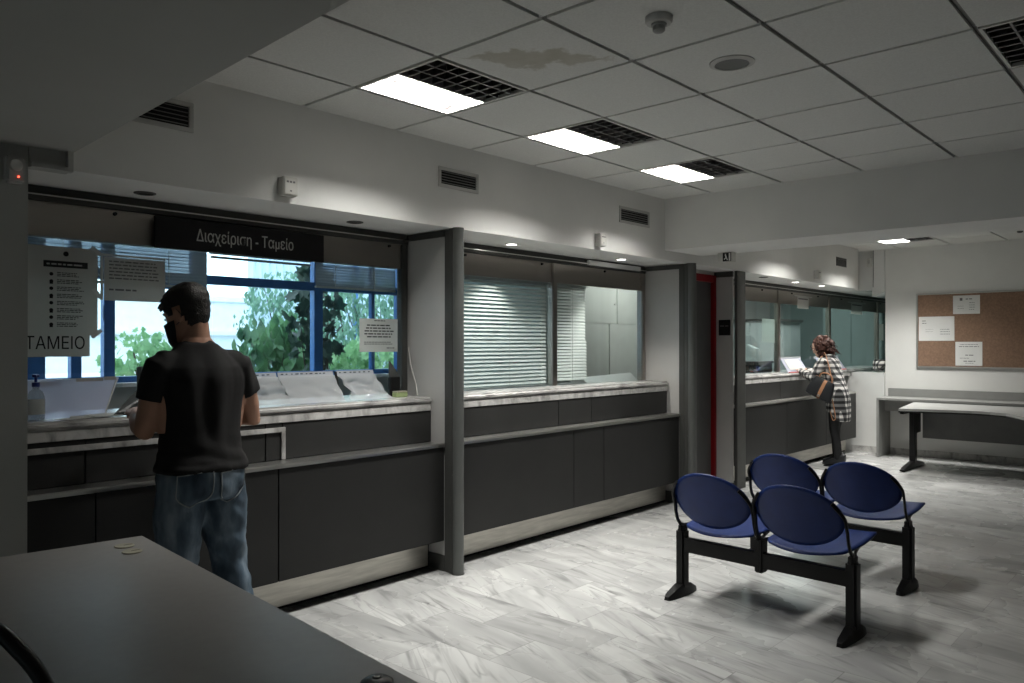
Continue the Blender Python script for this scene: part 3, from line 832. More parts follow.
# ------------------------------------------------------------------ office furniture behind the glass
cb = thing('storage_cabinet', 'pale mint cabinet with flush doors seen behind the second counter', 'cabinet', (7.2, 5.0, 0))
obj('body', MB().box(6.36, 8.45, 5.012, 5.45, 0.0, 2.10), M['cabinet'], cb)
for x0, x1, z0, z1 in ((6.36, 7.05, 0.06, 1.66), (7.055, 7.75, 0.06, 1.66), (7.755, 8.45, 0.06, 1.66), (6.36, 7.20, 1.665, 2.09), (7.205, 8.45, 1.665, 2.09)):
    dd = obj('cabinet_door', MB().box(x0 + .003, x1 - .003, 4.996, 5.012, z0, z1, 0.003), M['cabinet'], cb)
    obj('knob', MB().ellipsoid((x1 - 0.05, 4.988, (z0 + z1) / 2), (0.01, 0.01, 0.01)), M['alu'], dd, True)
pr_ = thing('paper_roll', 'sheet of white paper leaning inside the second pane', 'paper', (5.8, 4.10, 1.1))
obj('sheet', MB().loft([[Vector((x, 4.06 + 0.02 * math.sin(x * 5), 1.1005)), Vector((x, 4.13, 1.15 + (x - 5.42) * 0.03))] for x in (5.425, 5.6, 5.8, 6.0, 6.17)], close=False).loft([[Vector((x, 4.06 + 0.02 * math.sin(x * 5) + .002, 1.1002)), Vector((x, 4.132, 1.15 + (x - 5.42) * 0.03))] for x in (5.425, 5.6, 5.8, 6.0, 6.17)], close=False), M['paper'], pr_)
# far office
fc = thing('tall_cupboard', 'pale grey cupboard with dark top seen through the tinted glass', 'cabinet', (13.0, 5.6, 0))
obj('body', MB().box(12.4, 13.5, 5.5, 6.3, 0.0, 1.82), M['cabinet_grey'], fc)
obj('cupboard_door', MB().box(12.385, 12.4, 5.52, 5.89, 0.06, 1.80, 0.003), M['cabinet_grey'], fc)
obj('cupboard_door', MB().box(12.385, 12.4, 5.91, 6.28, 0.06, 1.80, 0.003), M['cabinet_grey'], fc)
obj('top_board', MB().box(12.36, 13.5, 5.45, 6.32, 1.82, 1.86), M['framegrey'], fc)
wf = thing('wardrobe', 'teal grey wardrobe against the end wall of the far office', 'cabinet', (14.2, 4.9, 0))
obj('body', MB().box(14.0, 14.48, 4.3, 5.3, 0, 2.1), M['teal_wall'], wf)
for a in (4.31, 4.81):
    obj('wardrobe_door', MB().box(13.985, 14.0, a, a + 0.475, 0.05, 2.07, 0.003), M['teal_wall'], wf)
oc = thing('office_chair', 'pale office chair back seen over the printer through tinted glass', 'chair', (10.95, 5.25, 0))
rings = []
for k in range(9):
    s = k / 8; hw = 0.24 * math.sqrt(max(0.02, 1 - (2 * s - 1) ** 4)); rings.append([Vector((10.9 + 0.05 * math.cos(a), 5.25 + hw * math.sin(a), 0.92 + 0.52 * s)) for a in [i * 2 * math.pi / 16 for i in range(16)]])
obj('backrest', MB().loft(rings), M['cabinet_grey'], oc, True)
obj('seat', MB().box(10.95, 11.42, 5.0, 5.5, 0.44, 0.52, 0.03), M['cabinet_grey'], oc, True)
obj('column', MB().tube([(11.2, 5.25, 0.06), (11.2, 5.25, 0.44)], 0.03, 10).tube([(11.1, 5.25, 0.46), (10.92, 5.25, 0.60), (10.90, 5.25, 0.95)], 0.02, 8), M['black'], oc, True)
ob = MB()
for k in range(5):
    a = k * 2 * math.pi / 5; ob.tube([(11.2, 5.25, 0.09), (11.2 + .28 * math.cos(a), 5.25 + .28 * math.sin(a), 0.035)], [0.025, 0.02], 8)
    ob.ellipsoid((11.2 + .28 * math.cos(a), 5.25 + .28 * math.sin(a), 0.026), (0.026, 0.026, 0.026))
obj('star_base', ob, M['black'], oc, True)
pn = thing('label_printer', 'low black printer on the far counter behind the glass', 'printer', (8.9, 4.18, 1.1))
obj('case', MB().box(8.62, 9.12, 4.06, 4.29, 1.10, 1.21, 0.008).box(8.60, 9.14, 4.05, 4.295, 1.21, 1.235, 0.006), M['black'], pn)
obj('output_slot', MB().box(8.72, 9.0, 4.052, 4.06, 1.135, 1.165), M['postgrey'], pn)
obj('knob', MB().lathe([(0.03, 0), (0.03, -0.02)], (8.70, 4.06, 1.15), 14, 'Y'), M['pump'], pn)

# ------------------------------------------------------------------ notices and posters on the glass
def sheet(name, label, cat, x0, x1, z0, z1, y, mat, group=None, skew=0.0, th=0.002):
    t = thing(name, label, cat, ((x0 + x1) / 2, y, z0), group)
    obj('paper_sheet', MB().prism([(x0, y, z0), (x1, y, z0 + skew), (x1, y, z1 + skew), (x0, y, z1)], (0, th, 0)), mat, t)
    return t
yN = YG - 0.0075
rng = random.Random(4)
po = sheet('information_poster', 'large white hygiene poster with a black title bar and small icons', 'poster', 1.018, 1.440, 1.480, 1.892, yN, M['paper_grey'], th=0.002)
mb = MB(); mb.box(1.205, 1.395, yN - 0.001, yN, 1.795, 1.825)
obj('title_bar', mb, M['ink'], po)
mb = MB(); word_lines(mb, (1.218, yN - 0.001, 1.813), (1, 0, 0), (0, 0, 1), (0, -1, 0), 1, 0.16, .01, 0.007, rng)
obj('title_text', mb, M['paper_grey'], po)
mb = MB()
for k in range(8):
    z = 1.763 - k * 0.0335
    mb.lathe([(0.0085, 0), (0.0085, -0.0006)], (1.238, yN, z), 12, 'Y')
    if k % 2: mb.box(1.231, 1.245, yN - 0.0006, yN, z - 0.013, z - 0.004)
    word_lines(mb, (1.262, yN, z + 0.009), (1, 0, 0), (0, 0, 1), (0, -1, 0), 3, 0.12, 0.0075, 0.0036, rng, 0.35)
mb.lathe([(0.012, 0), (0.012, -0.0006)], (1.30, yN, 1.860), 14, 'Y')
obj('printed_text', mb, M['ink'], po)
mb = MB()
for x, z, a in ((1.432, 1.885, 0.7), (1.436, 1.682, 0.9), (1.435, 1.487, -0.7)):
    mb.xbox(Matrix.Translation((x, yN - 0.002, z)) @ Matrix.Rotation(a, 4, 'Y'), 0.055, 0.0016, 0.019)
obj('tape', mb, M['paper'], po)

n1 = sheet('paper_notice', 'grey A4 notice taped above the dark haired man', 'notice', 1.470, 1.765, 1.650, 1.862, yN, M['paper_grey'], 'printed notices on the counter glass')
mb = MB(); word_lines(mb, (1.492, yN, 1.845), (1, 0, 0), (0, 0, 1), (0, -1, 0), 6, 0.25, 0.0165, 0.0062, rng, 0.12)
word_lines(mb, (1.492, yN, 1.708), (1, 0, 0), (0, 0, 1), (0, -1, 0), 1, 0.13, 0.0165, 0.0085, rng)
obj('printed_text', mb, M['ink_grey'], n1)
obj('tape', MB().box(1.455, 1.765, yN - 0.001, yN + 0.0005, 1.866, 1.876).box(1.452, 1.464, yN - .001, yN + .001, 1.65, 1.878), M['paper'], n1)

n2 = sheet('paper_notice', 'white A4 notice on the glass near the green sponge', 'notice', 2.985, 3.290, 1.388, 1.600, yN, M['paper'], 'printed notices on the counter glass')
mb = MB(); word_lines(mb, (3.10, yN, 1.590), (1, 0, 0), (0, 0, 1), (0, -1, 0), 1, 0.09, 0.016, 0.005, rng)
word_lines(mb, (3.02, yN, 1.562), (1, 0, 0), (0, 0, 1), (0, -1, 0), 5, 0.24, 0.0185, 0.0075, rng, 0.2, True)
word_lines(mb, (3.02, yN, 1.452), (1, 0, 0), (0, 0, 1), (0, -1, 0), 2, 0.24, 0.012, 0.004, rng, 0.2)
word_lines(mb, (3.20, yN, 1.415), (1, 0, 0), (0, 0, 1), (0, -1, 0), 1, 0.07, 0.012, 0.005, rng)
obj('printed_text', mb, M['ink'], n2)

tz = sheet('cashier_sign', 'grey paper strip with large black capitals below the hygiene poster', 'sign', 1.018, 1.404, 1.378, 1.482, yN - 0.003, M['paper_grey'])
tm = text_mesh('ΤΑΜΕΙΟ', 0.09, RX, 0.0005)
xs = [v.co.x for v in tm.bm.verts]; zs = [v.co.z for v in tm.bm.verts]
sx = 0.250 / (max(xs) - min(xs)); sz = 0.062 / (max(zs) - min(zs))
tm.bm.transform(Matrix.Translation((1.256, yN - 0.0035, 1.444)) @ Matrix.Diagonal((sx, 1, sz, 1)) @ Matrix.Translation((-(max(xs) + min(xs)) / 2, 0, -(max(zs) + min(zs)) / 2)))
obj('lettering', tm, M['ink'], tz)

def small_notice(label, x, z, w=0.22, h=0.13):
    t = sheet('paper_notice', label, 'notice', x - w / 2, x + w / 2, z, z + h, YG - 0.012, M['paper'], 'printed notices on the counter glass')
    mb = MB().box(x - w / 2 + .03, x + w / 2 - .03, YG - 0.0128, YG - 0.012, z + h - 0.035, z + h - 0.018)
    obj('printed_text', mb, M['ink_grey'], t)
    obj('holder_rail', MB().box(x - w * 0.8, x + w * 0.8, YG - 0.016, YG - 0.007, z + h, z + h + 0.014), M['steel'], t)
small_notice('little white notice hanging above the woman with the shoulder bag', 9.95, 1.895, 0.36, 0.15)
small_notice('little white notice hanging on the next far pane, right of the woman', 11.93, 1.88, 0.46, 0.16)
n5 = sheet('paper_notice', 'white page stuck inside the tinted pane by the square post', 'notice', 8.78, 9.13, 1.46, 1.74, YG + 0.006, M['paper'], 'printed notices on the counter glass')
n6 = sheet('paper_notice', 'small page on the last sliver of tinted glass by the white wall', 'notice', 12.93, 13.15, 1.50, 1.76, yN, M['paper'], 'printed notices on the counter glass')

# ------------------------------------------------------------------ things on the first counter
ZT = 1.1005
sb = thing('sanitizer_bottle', 'clear hand sanitizer bottle with blue pump beside the grey pier', 'bottle', (1.125, 3.86, ZT))
bx, by = 1.128, 3.86
obj('bottle', MB().loft([ell_ring((bx, by, ZT + z), rx, ry, 20, 0, 0.8) for z, rx, ry in ((0, .031, .022), (.01, .034, .025), (.105, .034, .025), (.128, .026, .02), (.138, .013, .013), (.148, .013, .013))]), M['clear'], sb, True)
obj('label_band', MB().loft([ell_ring((bx, by, ZT + z), .0346, .0256, 20, 0, 0.8) for z in (.028, .095)], cap=False), M['paper_grey'], sb, True)
obj('pump', MB().lathe([(.016, .149), (.016, .168), (.006, .170), (.006, .190), (.014, .191), (.015, .202), (.008, .204)], (bx, by, ZT), 16).tube([(bx, by, ZT + .198), (bx - 0.012, by - 0.032, ZT + .197)], .006, 8), M['pump'], sb, True)

def slanted(y0, z0, y1, z1, xs, wob, sidecut=0.0):
    """a leaning sheet between its foot line and its top line"""
    rows = []
    for i in range(13):
        s = i / 12
        rows.append([Vector((x + (sidecut * (1 - s) if j == len(xs) - 1 else 0), y0 + (y1 - y0) * s, z0 + (z1 - z0) * s)) + wob(x, s) for j, x in enumerate(xs)])
    return rows
def both(mb, rows):
    mb.loft(rows, close=False)
    return mb
zero = lambda x, s: Vector((0, 0, 0))
a1 = thing('acrylic_shield', 'tilted hazy acrylic shield with tape pieces beside the sanitizer bottle', 'shield', (1.33, 3.93, ZT))
obj('sheet', MB().prism([(1.02, 4.00, 1.272), (1.53, 4.00, 1.272), (1.43, 3.90, ZT), (1.02, 3.90, ZT)], (0, 0.005, 0.003)), M['acrylic'], a1)
obj('clear_strip', MB().box(1.02, 1.545, 3.997, 4.003, 1.226, 1.282), M['glass'], a1)
mb = MB()
for x0_, x1_, z in ((1.175, 1.262, 1.252), (1.335, 1.455, 1.268), (1.462, 1.515, 1.272)): mb.box(x0_, x1_, 3.993, 3.996, z - 0.008, z + 0.008)
obj('tape', mb, M['tape'], a1)
obj('folded_edge', MB().tube([(1.19, 3.93, 1.125), (1.50, 3.995, 1.235)], 0.004, 6).tube([(1.43, 3.905, ZT + .004), (1.515, 3.99, 1.262)], 0.0035, 6), M['white_plastic'], a1)

def crumple(seed, amp):
    def f(x, s):
        e = math.sin(math.pi * min(1, s * 1.02)) * amp
        v = Vector((x * 11 + seed, s * 4.0, seed))
        return Vector((noise.noise(v) * e * 0.5, noise.noise(v + Vector((9, 3, 1))) * e, noise.noise(v + Vector((2, 8, 5))) * e * 0.4))
    return f
def film(label, x0, x1, seed, cut=0.0, amp=0.035, mat='film'):
    t = thing('plastic_sheet', label, 'plastic sheet', ((x0 + x1) / 2, 3.88, ZT), 'plastic sheets hung along the counter glass')
    xs = [x0 + (x1 - x0) * i / 28 for i in range(29)]
    cr = crumple(seed, amp)
    rows = []
    for i in range(15):
        s = i / 14
        row = []
        for x in xs:
            k = (x - x0) / (x1 - x0)
            xx = x + cut * (1 - s) ** 1.5 * k
            p = Vector((xx, 3.80 + 0.15 * s, ZT + 0.006 + 0.148 * s)) + cr(x, s)
            p.z = max(p.z, ZT + 0.001); p.y = max(p.y, 3.782); row.append(p)
        rows.append(row)
    obj('film', MB().loft(rows, close=False), M[mat], t, 'all')
    st = MB().prism([(x0, 3.95, 1.248), (x1, 3.95, 1.248), (x1, 3.958, 1.276), (x0, 3.958, 1.276)], (0, 0.003, 0))
    obj('punched_strip', st, M['film'], t)
    ho = MB(); x = x0 + 0.02
    r = random.Random(seed)
    while x < x1 - 0.03:
        l = r.uniform(0.006, 0.02); ho.box(x, x + l, 3.950, 3.9545, 1.263, 1.268); x += l + r.uniform(0.012, 0.03)
    obj('punch_marks', ho, M['ink'], t)
    return t
film('crumpled clear plastic sheet by the right elbow of the man in black', 2.02, 2.36, 3, 0.03, 0.05)
film('smooth grey plastic sheet in the middle of the counter', 2.37, 2.74, 9, -0.02, 0.02)
film('crumpled clear plastic sheet nearest the green sponge', 2.765, 3.04, 14, 0.03, 0.06)
bs = thing('glass_clip', 'thin black clip strip between two plastic sheets', 'clip', (2.752, 3.93, ZT))
obj('strip', MB().prism([(2.745, 3.90, ZT), (2.760, 3.90, ZT), (2.760, 3.945, 1.272), (2.745, 3.945, 1.272)], (0, 0.004, 0)), M['black'], bs)
obj('clip_plate', MB().xbox(Matrix.Translation((2.753, 3.905, 1.155)) @ Matrix.Rotation(R(-15), 4, 'X'), 0.022, 0.006, 0.014), M['steel'], bs)
sp_ = thing('sponge', 'small green sponge on the marble by the pale panel', 'sponge', (3.205, 3.90, ZT))
obj('foam', MB().box(3.165, 3.255, 3.875, 3.925, ZT, ZT + 0.030, 0.004), M['green'], sp_)
obj('pad', MB().box(3.166, 3.254, 3.876, 3.924, ZT + 0.030, ZT + 0.038, 0.002), M['cream'], sp_)
dv = thing('card_terminal', 'slim black upright device behind the green sponge', 'device', (3.235, 3.99, ZT))
obj('body', MB().box(3.195, 3.275, 3.975, 4.005, ZT, 1.225, 0.004), M['black'], dv)
obj('screen', MB().prism([(3.195, 3.985, 1.225), (3.275, 3.985, 1.225), (3.275, 3.985, 1.235), (3.195, 3.985, 1.33)], (0, 0.012, 0)), M['postgrey'], dv)
cd = tag(obj('cable', MB().tube([(3.362, 4.00, 1.42), (3.358, 3.97, 1.30), (3.350, 3.91, 1.18), (3.345, 3.885, 1.105)], 0.004, 8), M['white_plastic'], None, True, (3.35, 3.9, 1.1)), 'thin white cable leaning on the pale panel beside the sponge', 'cable')
pp = thing('paper_pile', 'loose white papers lying before the acrylic shield', 'papers', (1.36, 3.84, ZT))
for k, (dx, dy, a, z) in enumerate(((0, 0, 0.3, 0.0), (0.06, 0.015, -0.2, 0.0035), (0.13, 0.0, 0.1, 0.007))):
    obj('sheet', MB().xbox(Matrix.Translation((1.29 + dx, 3.845 + dy, ZT + 0.0016 + z)) @ Matrix.Rotation(a, 4, 'Z') @ Matrix.Rotation(0.03 * (k - 1), 4, 'X'), 0.16, 0.10, 0.002), M['paper'], pp)
mn = thing('computer_monitor', 'grey edge of a monitor behind the acrylic shield', 'monitor', (1.93, 4.26, ZT))
obj('screen', MB().xbox(Matrix.Translation((1.90, 4.24, 1.235)) @ Matrix.Rotation(0.25, 4, 'Z'), 0.42, 0.03, 0.17, 0.006), M['postgrey'], mn)
obj('stand', MB().xbox(Matrix.Translation((1.90, 4.25, 1.125)) @ Matrix.Rotation(0.25, 4, 'Z'), 0.20, 0.09, 0.048, 0.004), M['desk_side'], mn)

# ------------------------------------------------------------------ things on the far counter
def holder(label, x0, x1, edge):
    t = thing('document_stand', label, 'stand', ((x0 + x1) / 2, 3.9, ZT), 'sloping document stands on the far counter')
    obj('slope', MB().prism([(x0, 3.80, ZT + .004), (x1, 3.80, ZT + .004), (x1 + 0.22, 3.99, 1.262), (x0 + 0.22, 3.99, 1.262)], (0, 0.006, 0.004)), M['acrylic'], t)
    obj('top_strip', MB().box(x0 + .2, x1 + .24, 3.985, 4.0, 1.245, 1.283), M['film'], t)
    obj('pages', MB().prism([(x0 + .10, 3.825, ZT + .031), (x1 - .06, 3.825, ZT + .031), (x1 + 0.12, 3.975, 1.250), (x0 + 0.28, 3.975, 1.250)], (0, -0.002, 0.003)), M['paper'], t)
    obj('red_edge', MB().box(x0, x1 - 0.05, 3.775, 3.80, ZT, ZT + 0.012), M[edge], t)
holder('sloping acrylic document stand just before the woman', 8.98, 9.55, 'pink')
holder('sloping acrylic document stand at the far counter end', 10.05, 10.85, 'pink')
sc_ = thing('plaid_scarf', 'black and white checked scarf heaped on the low white wall', 'scarf', (11.03, 3.43, 1.062))
mb = MB(); r = random.Random(5)
for k in range(16):
    mb.ellipsoid((11.02 + r.uniform(-.05, .10), 3.43 + r.uniform(-.05, .06), 1.10 + r.uniform(0, .09)), (r.uniform(.03, .06), r.uniform(.03, .05), r.uniform(.025, .05)), Matrix.Rotation(r.uniform(0, 3), 4, 'Y'))
q = remeshed(mb, 0.012, 2)
for v in q.bm.verts: v.co.z = max(v.co.z, 1.0625)
obj('cloth', q, M['plaid'], sc_, True)

# ------------------------------------------------------------------ ceiling and wall fittings
def troffer(label, i0x, y0, lit=True, lamp='lamp', w=0.616, d=0.60, name='ceiling_light'):
    """square louvered light: the half nearer the counters carries the burning tubes"""
    x0, x1, y1 = i0x, i0x + w, y0 + d
    t = thing(name, label, 'ceiling light', ((x0 + x1) / 2, (y0 + y1) / 2, ZC), 'square louvered ceiling lights')
    g = 0.012
    a0, a1, b0, b1 = x0 + g, x1 - g, y0 + g, y1 - g
    zt = ZC + 0.080
    mid = (b0 + b1) / 2
    obj('housing', MB().box(a0, a1, b0, b1, zt + 0.012, zt + 0.03).box(a0 - .004, a0, b0, b1, ZC + .016, zt + .012).box(a1, a1 + .004, b0, b1, ZC + .016, zt + .012).box(a0, a1, b0 - .004, b0, ZC + .016, zt + .012).box(a0, a1, b1, b1 + .004, ZC + .016, zt + .012), M['housing_dark'], t)
    obj('frame', MB().box(a0 - .004, a1 + .004, b0 - .004, b0 + .010, ZC - .002, ZC + .015).box(a0 - .004, a1 + .004, b1 - .010, b1 + .004, ZC - .002, ZC + .015)
        .box(a0 - .004, a0 + .010, b0 + .010, b1 - .010, ZC - .002, ZC + .015).box(a1 - .010, a1 + .004, b0 + .010, b1 - .010, ZC - .002, ZC + .015), M['white_plastic'], t)
    if lit: obj('lamp_tubes', MB().quad((a0 + .012, mid + .012, zt), (a0 + .012, b1 - .014, zt), (a1 - .012, b1 - .014, zt), (a1 - .012, mid + .012, zt)), M[lamp], t)
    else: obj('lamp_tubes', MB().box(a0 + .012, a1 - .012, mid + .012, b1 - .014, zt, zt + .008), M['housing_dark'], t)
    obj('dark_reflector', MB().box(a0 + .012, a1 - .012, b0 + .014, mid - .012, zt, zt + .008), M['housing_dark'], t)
    for lo, hi, mm in ((mid + .006, b1 - .010, 'louver' if lit else 'louver_unlit'), (b0 + .010, mid - .006, 'louver_unlit')):
        lv = MB(); n = 8
        for k in range(1, n):
            x = a0 + (a1 - a0) * k / n
            lv.prism([(x - .004, lo, ZC + .004), (x + .004, lo, ZC + .004), (x + .0012, lo, ZC + .066), (x - .0012, lo, ZC + .066)], (0, hi - lo, 0))
        for k in (1, 2):
            y = lo + (hi - lo) * k / 3
            lv.prism([(a0 + .01, y - .004, ZC + .004), (a0 + .01, y + .004, ZC + .004), (a0 + .01, y + .0012, ZC + .066), (a0 + .01, y - .0012, ZC + .066)], (a1 - a0 - .02, 0, 0))
        obj('louver', lv, M[mm], t)
    obj('divider', MB().box(a0, a1, mid - .006, mid + .006, ZC + .002, zt + .011), M['louver'], t)
    return t
troffer('half lit ceiling light nearest the viewer, by the stained tile', GX0 - GDX, GY0 - GDY)
troffer('half lit ceiling light second along the counters', GX0 + GDX, GY0 - GDY)
troffer('half lit ceiling light next to the cross beam', GX0 + 3 * GDX, GY0 - GDY)
troffer('unlit louvered ceiling light away from the counters', GX0 + GDX, GY0 - 5 * GDY, False)
troffer('unseen half lit ceiling light added behind the cross beam to brighten the far counter', GX0 + 8 * GDX, GY0 - GDY, True, 'lamp_far')  # unseen fixture added to brighten the far hall
troffer('half lit ceiling light beyond the cross beam by the notice board wall', GX0 + 11 * GDX, GY0 - GDY, True, 'lamp_far')

def office_fill(label, x0, x1, y0, y1, power):  # unseen lights added to brighten the rooms behind the glass
    t = thing('office_fill_light', label, 'ceiling light', ((x0 + x1) / 2, (y0 + y1) / 2, 2.62), 'unseen fill lights added on the office ceilings')
    obj('body', MB().box(x0, x1, y0, y1, 2.575, 2.62, 0.004), M['white_plastic'], t)
    obj('lamp_tubes', MB().quad((x0 + .02, y0 + .02, 2.574), (x0 + .02, y1 - .02, 2.574), (x1 - .02, y1 - .02, 2.574), (x1 - .02, y0 + .02, 2.574)), emit('office fill light', (1.0, 0.98, 0.93), power), t)
office_fill('unseen fill light added on the ceiling of the middle office', 6.6, 7.8, 4.35, 4.50, 40.0)
office_fill('unseen fill light added on the ceiling of the far office', 10.8, 13.2, 4.7, 5.4, 9.0)
office_fill('unseen fill light added on the ceiling of the far office, nearer the printer', 9.3, 10.3, 4.7, 5.3, 12.0)
office_fill('unseen fill light added on the ceiling of the first office', 1.2, 3.2, 4.6, 4.75, 6.0)

def downlight(label, x, y, lit):
    t = thing('recessed_downlight', label, 'downlight', (x, y, ZS), 'small downlights in the soffit')
    z = ZS
    obj('trim_ring', MB().lathe([(0.050, 0.0), (0.050, -0.004), (0.040, -0.006), (0.038, -0.003), (0.038, 0.0)], (x, y, z), 24, cap=False), M['white_plastic'] if lit else M['framegrey'], t, True)
    obj('lens', MB().lathe([(0.038, -0.001), (0.038, -0.0035)], (x, y, z), 20), M['spot'] if lit else M['spot_off'], t)
    if lit:
        l = bpy.data.lights.new('downlight_beam', 'SPOT'); l.energy = SPOT_POWER; l.spot_size = R(95); l.spot_blend = 0.6; l.shadow_soft_size = 0.03
        l.color = (1.0, 0.95, 0.87)
        o = bpy.data.objects.new('downlight_beam', l); COL.objects.link(o); o.parent = t; o.location = (0, 0, -0.045)
downlight('unlit downlight in the soffit close to the grey pier', 1.59, 3.847, False)
downlight('unlit downlight in the soffit right of the black sign', 2.811, 3.834, False)
downlight('lit downlight above the closed blind', 4.194, 3.833, True)
downlight('lit downlight above the mint cabinet view, near the pale panel', 5.569, 3.820, True)
downlight('unlit downlight beyond the red framed door', 8.09, 3.70, False)
downlight('lit downlight above the far counter, left of the two lit ones there', 8.98, 3.715, True)
downlight('lit downlight above the woman at the far counter', 9.75, 3.705, True)

def vent(label, x0, x1, z0, z1, mat='vent_white'):
    t = thing('air_vent', label, 'vent', ((x0 + x1) / 2, YF, z0), 'air vents in the bulkhead')
    b = 0.022
    obj('frame', MB().box(x0, x1, YF - .008, YF, z0, z0 + b, .002).box(x0, x1, YF - .008, YF, z1 - b, z1, .002).box(x0, x0 + b, YF - .008, YF, z0 + b, z1 - b, .002).box(x1 - b, x1, YF - .008, YF, z0 + b, z1 - b, .002), M[mat], t)
    obj('opening_shade', MB().box(x0 + b, x1 - b, YF - .0012, YF - .0005, z0 + b, z1 - b), M['gap_shade'], t)  # flat black sheet stands in for the shade inside the vent
    sl = MB(); n = 5
    for k in range(n):
        z = z0 + b + (z1 - z0 - 2 * b) * (k + 0.5) / n
        sl.xbox(Matrix.Translation(((x0 + x1) / 2, YF - .006, z)) @ Matrix.Rotation(R(35), 4, 'X'), x1 - x0 - 2 * b, 0.010, 0.0016)
    obj('slats', sl, M['vent_shaded'], t)
vent('air vent on the bulkhead half hidden by the dark beam', 1.36, 1.70, 2.425, 2.565, 'vent_white')
vent('air vent on the bulkhead above the round post', 3.245, 3.593, 2.408, 2.535)
vent('air vent on the bulkhead next to the cross beam', 5.185, 5.626, 2.412, 2.545)
vent('dark air vent on the bulkhead beyond the cross beam', 9.886, 10.232, 2.415, 2.525, 'framegrey')

def wall_box(label, x, z, w=0.085, h=0.095, d=0.055):
    t = thing('alarm_box', label, 'alarm box', (x, YF, z), 'small white boxes on the bulkhead')
    obj('case', MB().box(x - w / 2, x + w / 2, YF - d, YF, z, z + h, 0.004), M['white_plastic'], t)
    obj('cover', MB().box(x - w / 2 + .006, x + w / 2 - .006, YF - d - .003, YF - d, z + .006, z + h - .006, 0.002), M['white_plastic'], t)
    gr = MB()
    for k in range(3): gr.box(x - w / 2 + .018 + k * .018, x - w / 2 + .030 + k * .018, YF - d - .004, YF - d - .003, z + h * .68, z + h * .78)
    gr.box(x - .005, x + .005, YF - d - .004, YF - d - .003, z + .02, z + .027)
    obj('grille', gr, M['ink_grey'], t)
wall_box('small white alarm box above the black sign', 2.185, 2.195)
wall_box('small white alarm box on the bulkhead above the frosted pane', 4.90, 2.190)
wall_box('small white alarm box on the bulkhead above the far counter', 9.22, 2.205, 0.10, 0.10)

ms = thing('motion_sensor', 'white motion sensor with a red light on the grey pier', 'sensor', (0.955, YF, 2.10))
mx_, mz_ = 0.962, 2.13
obj('case', MB().box(mx_ - .035, mx_ + .035, YF - .045, YF, mz_ - .055, mz_ + .055, 0.010, 3), M['vent_white'], ms, True)
obj('lens', MB().lathe([(.024, 0), (.022, -.006), (.012, -.010)], (mx_, YF - .045, mz_ + .015), 16, 'Y'), M['white_plastic'], ms, True)
obj('indicator', MB().ellipsoid((mx_ + .008, YF - .046, mz_ - .030), (.004, .003, .004)), M['led'], ms, True)
m2 = thing('motion_sensor', 'white motion sensor high on the recess by the white far pillar', 'sensor', (10.997, 3.53, 2.46))
obj('case', MB().box(10.94, 10.998, 3.50, 3.56, 2.47, 2.59, 0.010, 3), M['white_plastic'], m2, True)
obj('lens', MB().ellipsoid((10.94, 3.53, 2.54), (.008, .02, .025)), M['vent_white'], m2, True)
cc = tag(obj('wall_cable', MB().tube([(10.946, 3.475, ZC), (10.945, 3.475, 2.35), (10.946, 3.478, 2.20)], 0.004, 8), M['framegrey'], None, True, (10.946, 3.475, 2.2)), 'thin dark cable running down the white pillar top', 'cable')

sd = thing('smoke_detector', 'round smoke detector hanging under a ceiling tile', 'smoke detector', (2.585, 1.60, ZC))
obj('base', MB().lathe([(.052, 0), (.052, -.018), (.046, -.026), (.02, -.028)], (2.585, 1.60, ZC), 28), M['vent_white'], sd, True)
obj('sensor_head', MB().lathe([(.030, -.026), (.030, -.034), (.024, -.036), (.024, -.052), (.018, -.058), (.006, -.060)], (2.585, 1.60, ZC), 24), M['housing'], sd, True)
cs = thing('ceiling_speaker', 'round flush ceiling speaker with dark mesh', 'speaker', (3.224, 1.62, ZC))
obj('rim', MB().lathe([(.098, 0), (.098, -.004), (.075, -.010), (.072, -.006), (.072, 0)], (3.224, 1.62, ZC), 36, cap=False), M['vent_white'], cs, True)
obj('mesh_grille', MB().lathe([(.074, -.003), (.074, -.007)], (3.224, 1.62, ZC), 36), M['postgrey'], cs)
pl = tag(obj('ceiling_hook', MB().lathe([(.03, 0), (.03, -.012), (.02, -.02)], (10.15, 1.68, ZC), 16), M['framegrey'], None, True, (10.15, 1.68, ZC)), 'small dark fitting on the ceiling near the notice board wall', 'ceiling fitting')

ex = thing('exit_sign', 'small black and white emergency exit sign under the cross beam', 'sign', (6.40, 3.27, 2.25))
obj('case', MB().box(6.38, 6.44, 3.20, 3.345, 2.163, 2.25, 0.003), M['white_plastic'], ex)
obj('dark_panel', MB().box(6.377, 6.38, 3.215, 3.295, 2.170, 2.246), M['ink'], ex)
rm = MB()   # the running figure and doorway
rm.box(6.3745, 6.377, 3.222, 3.236, 2.174, 2.242)
rm.ellipsoid((6.376, 3.268, 2.232), (.0015, .006, .006))
rm.prism([(6.3745, 3.275, 2.226), (6.3745, 3.262, 2.226), (6.3745, 3.256, 2.205), (6.3745, 3.267, 2.203)], (.002, 0, 0))
rm.prism([(6.3745, 3.266, 2.205), (6.3745, 3.257, 2.206), (6.3745, 3.245, 2.180), (6.3745, 3.252, 2.178)], (.002, 0, 0))
rm.prism([(6.3745, 3.267, 2.205), (6.3745, 3.260, 2.200), (6.3745, 3.278, 2.184), (6.3745, 3.284, 2.189)], (.002, 0, 0))
obj('pictogram', rm, M['white'], ex)

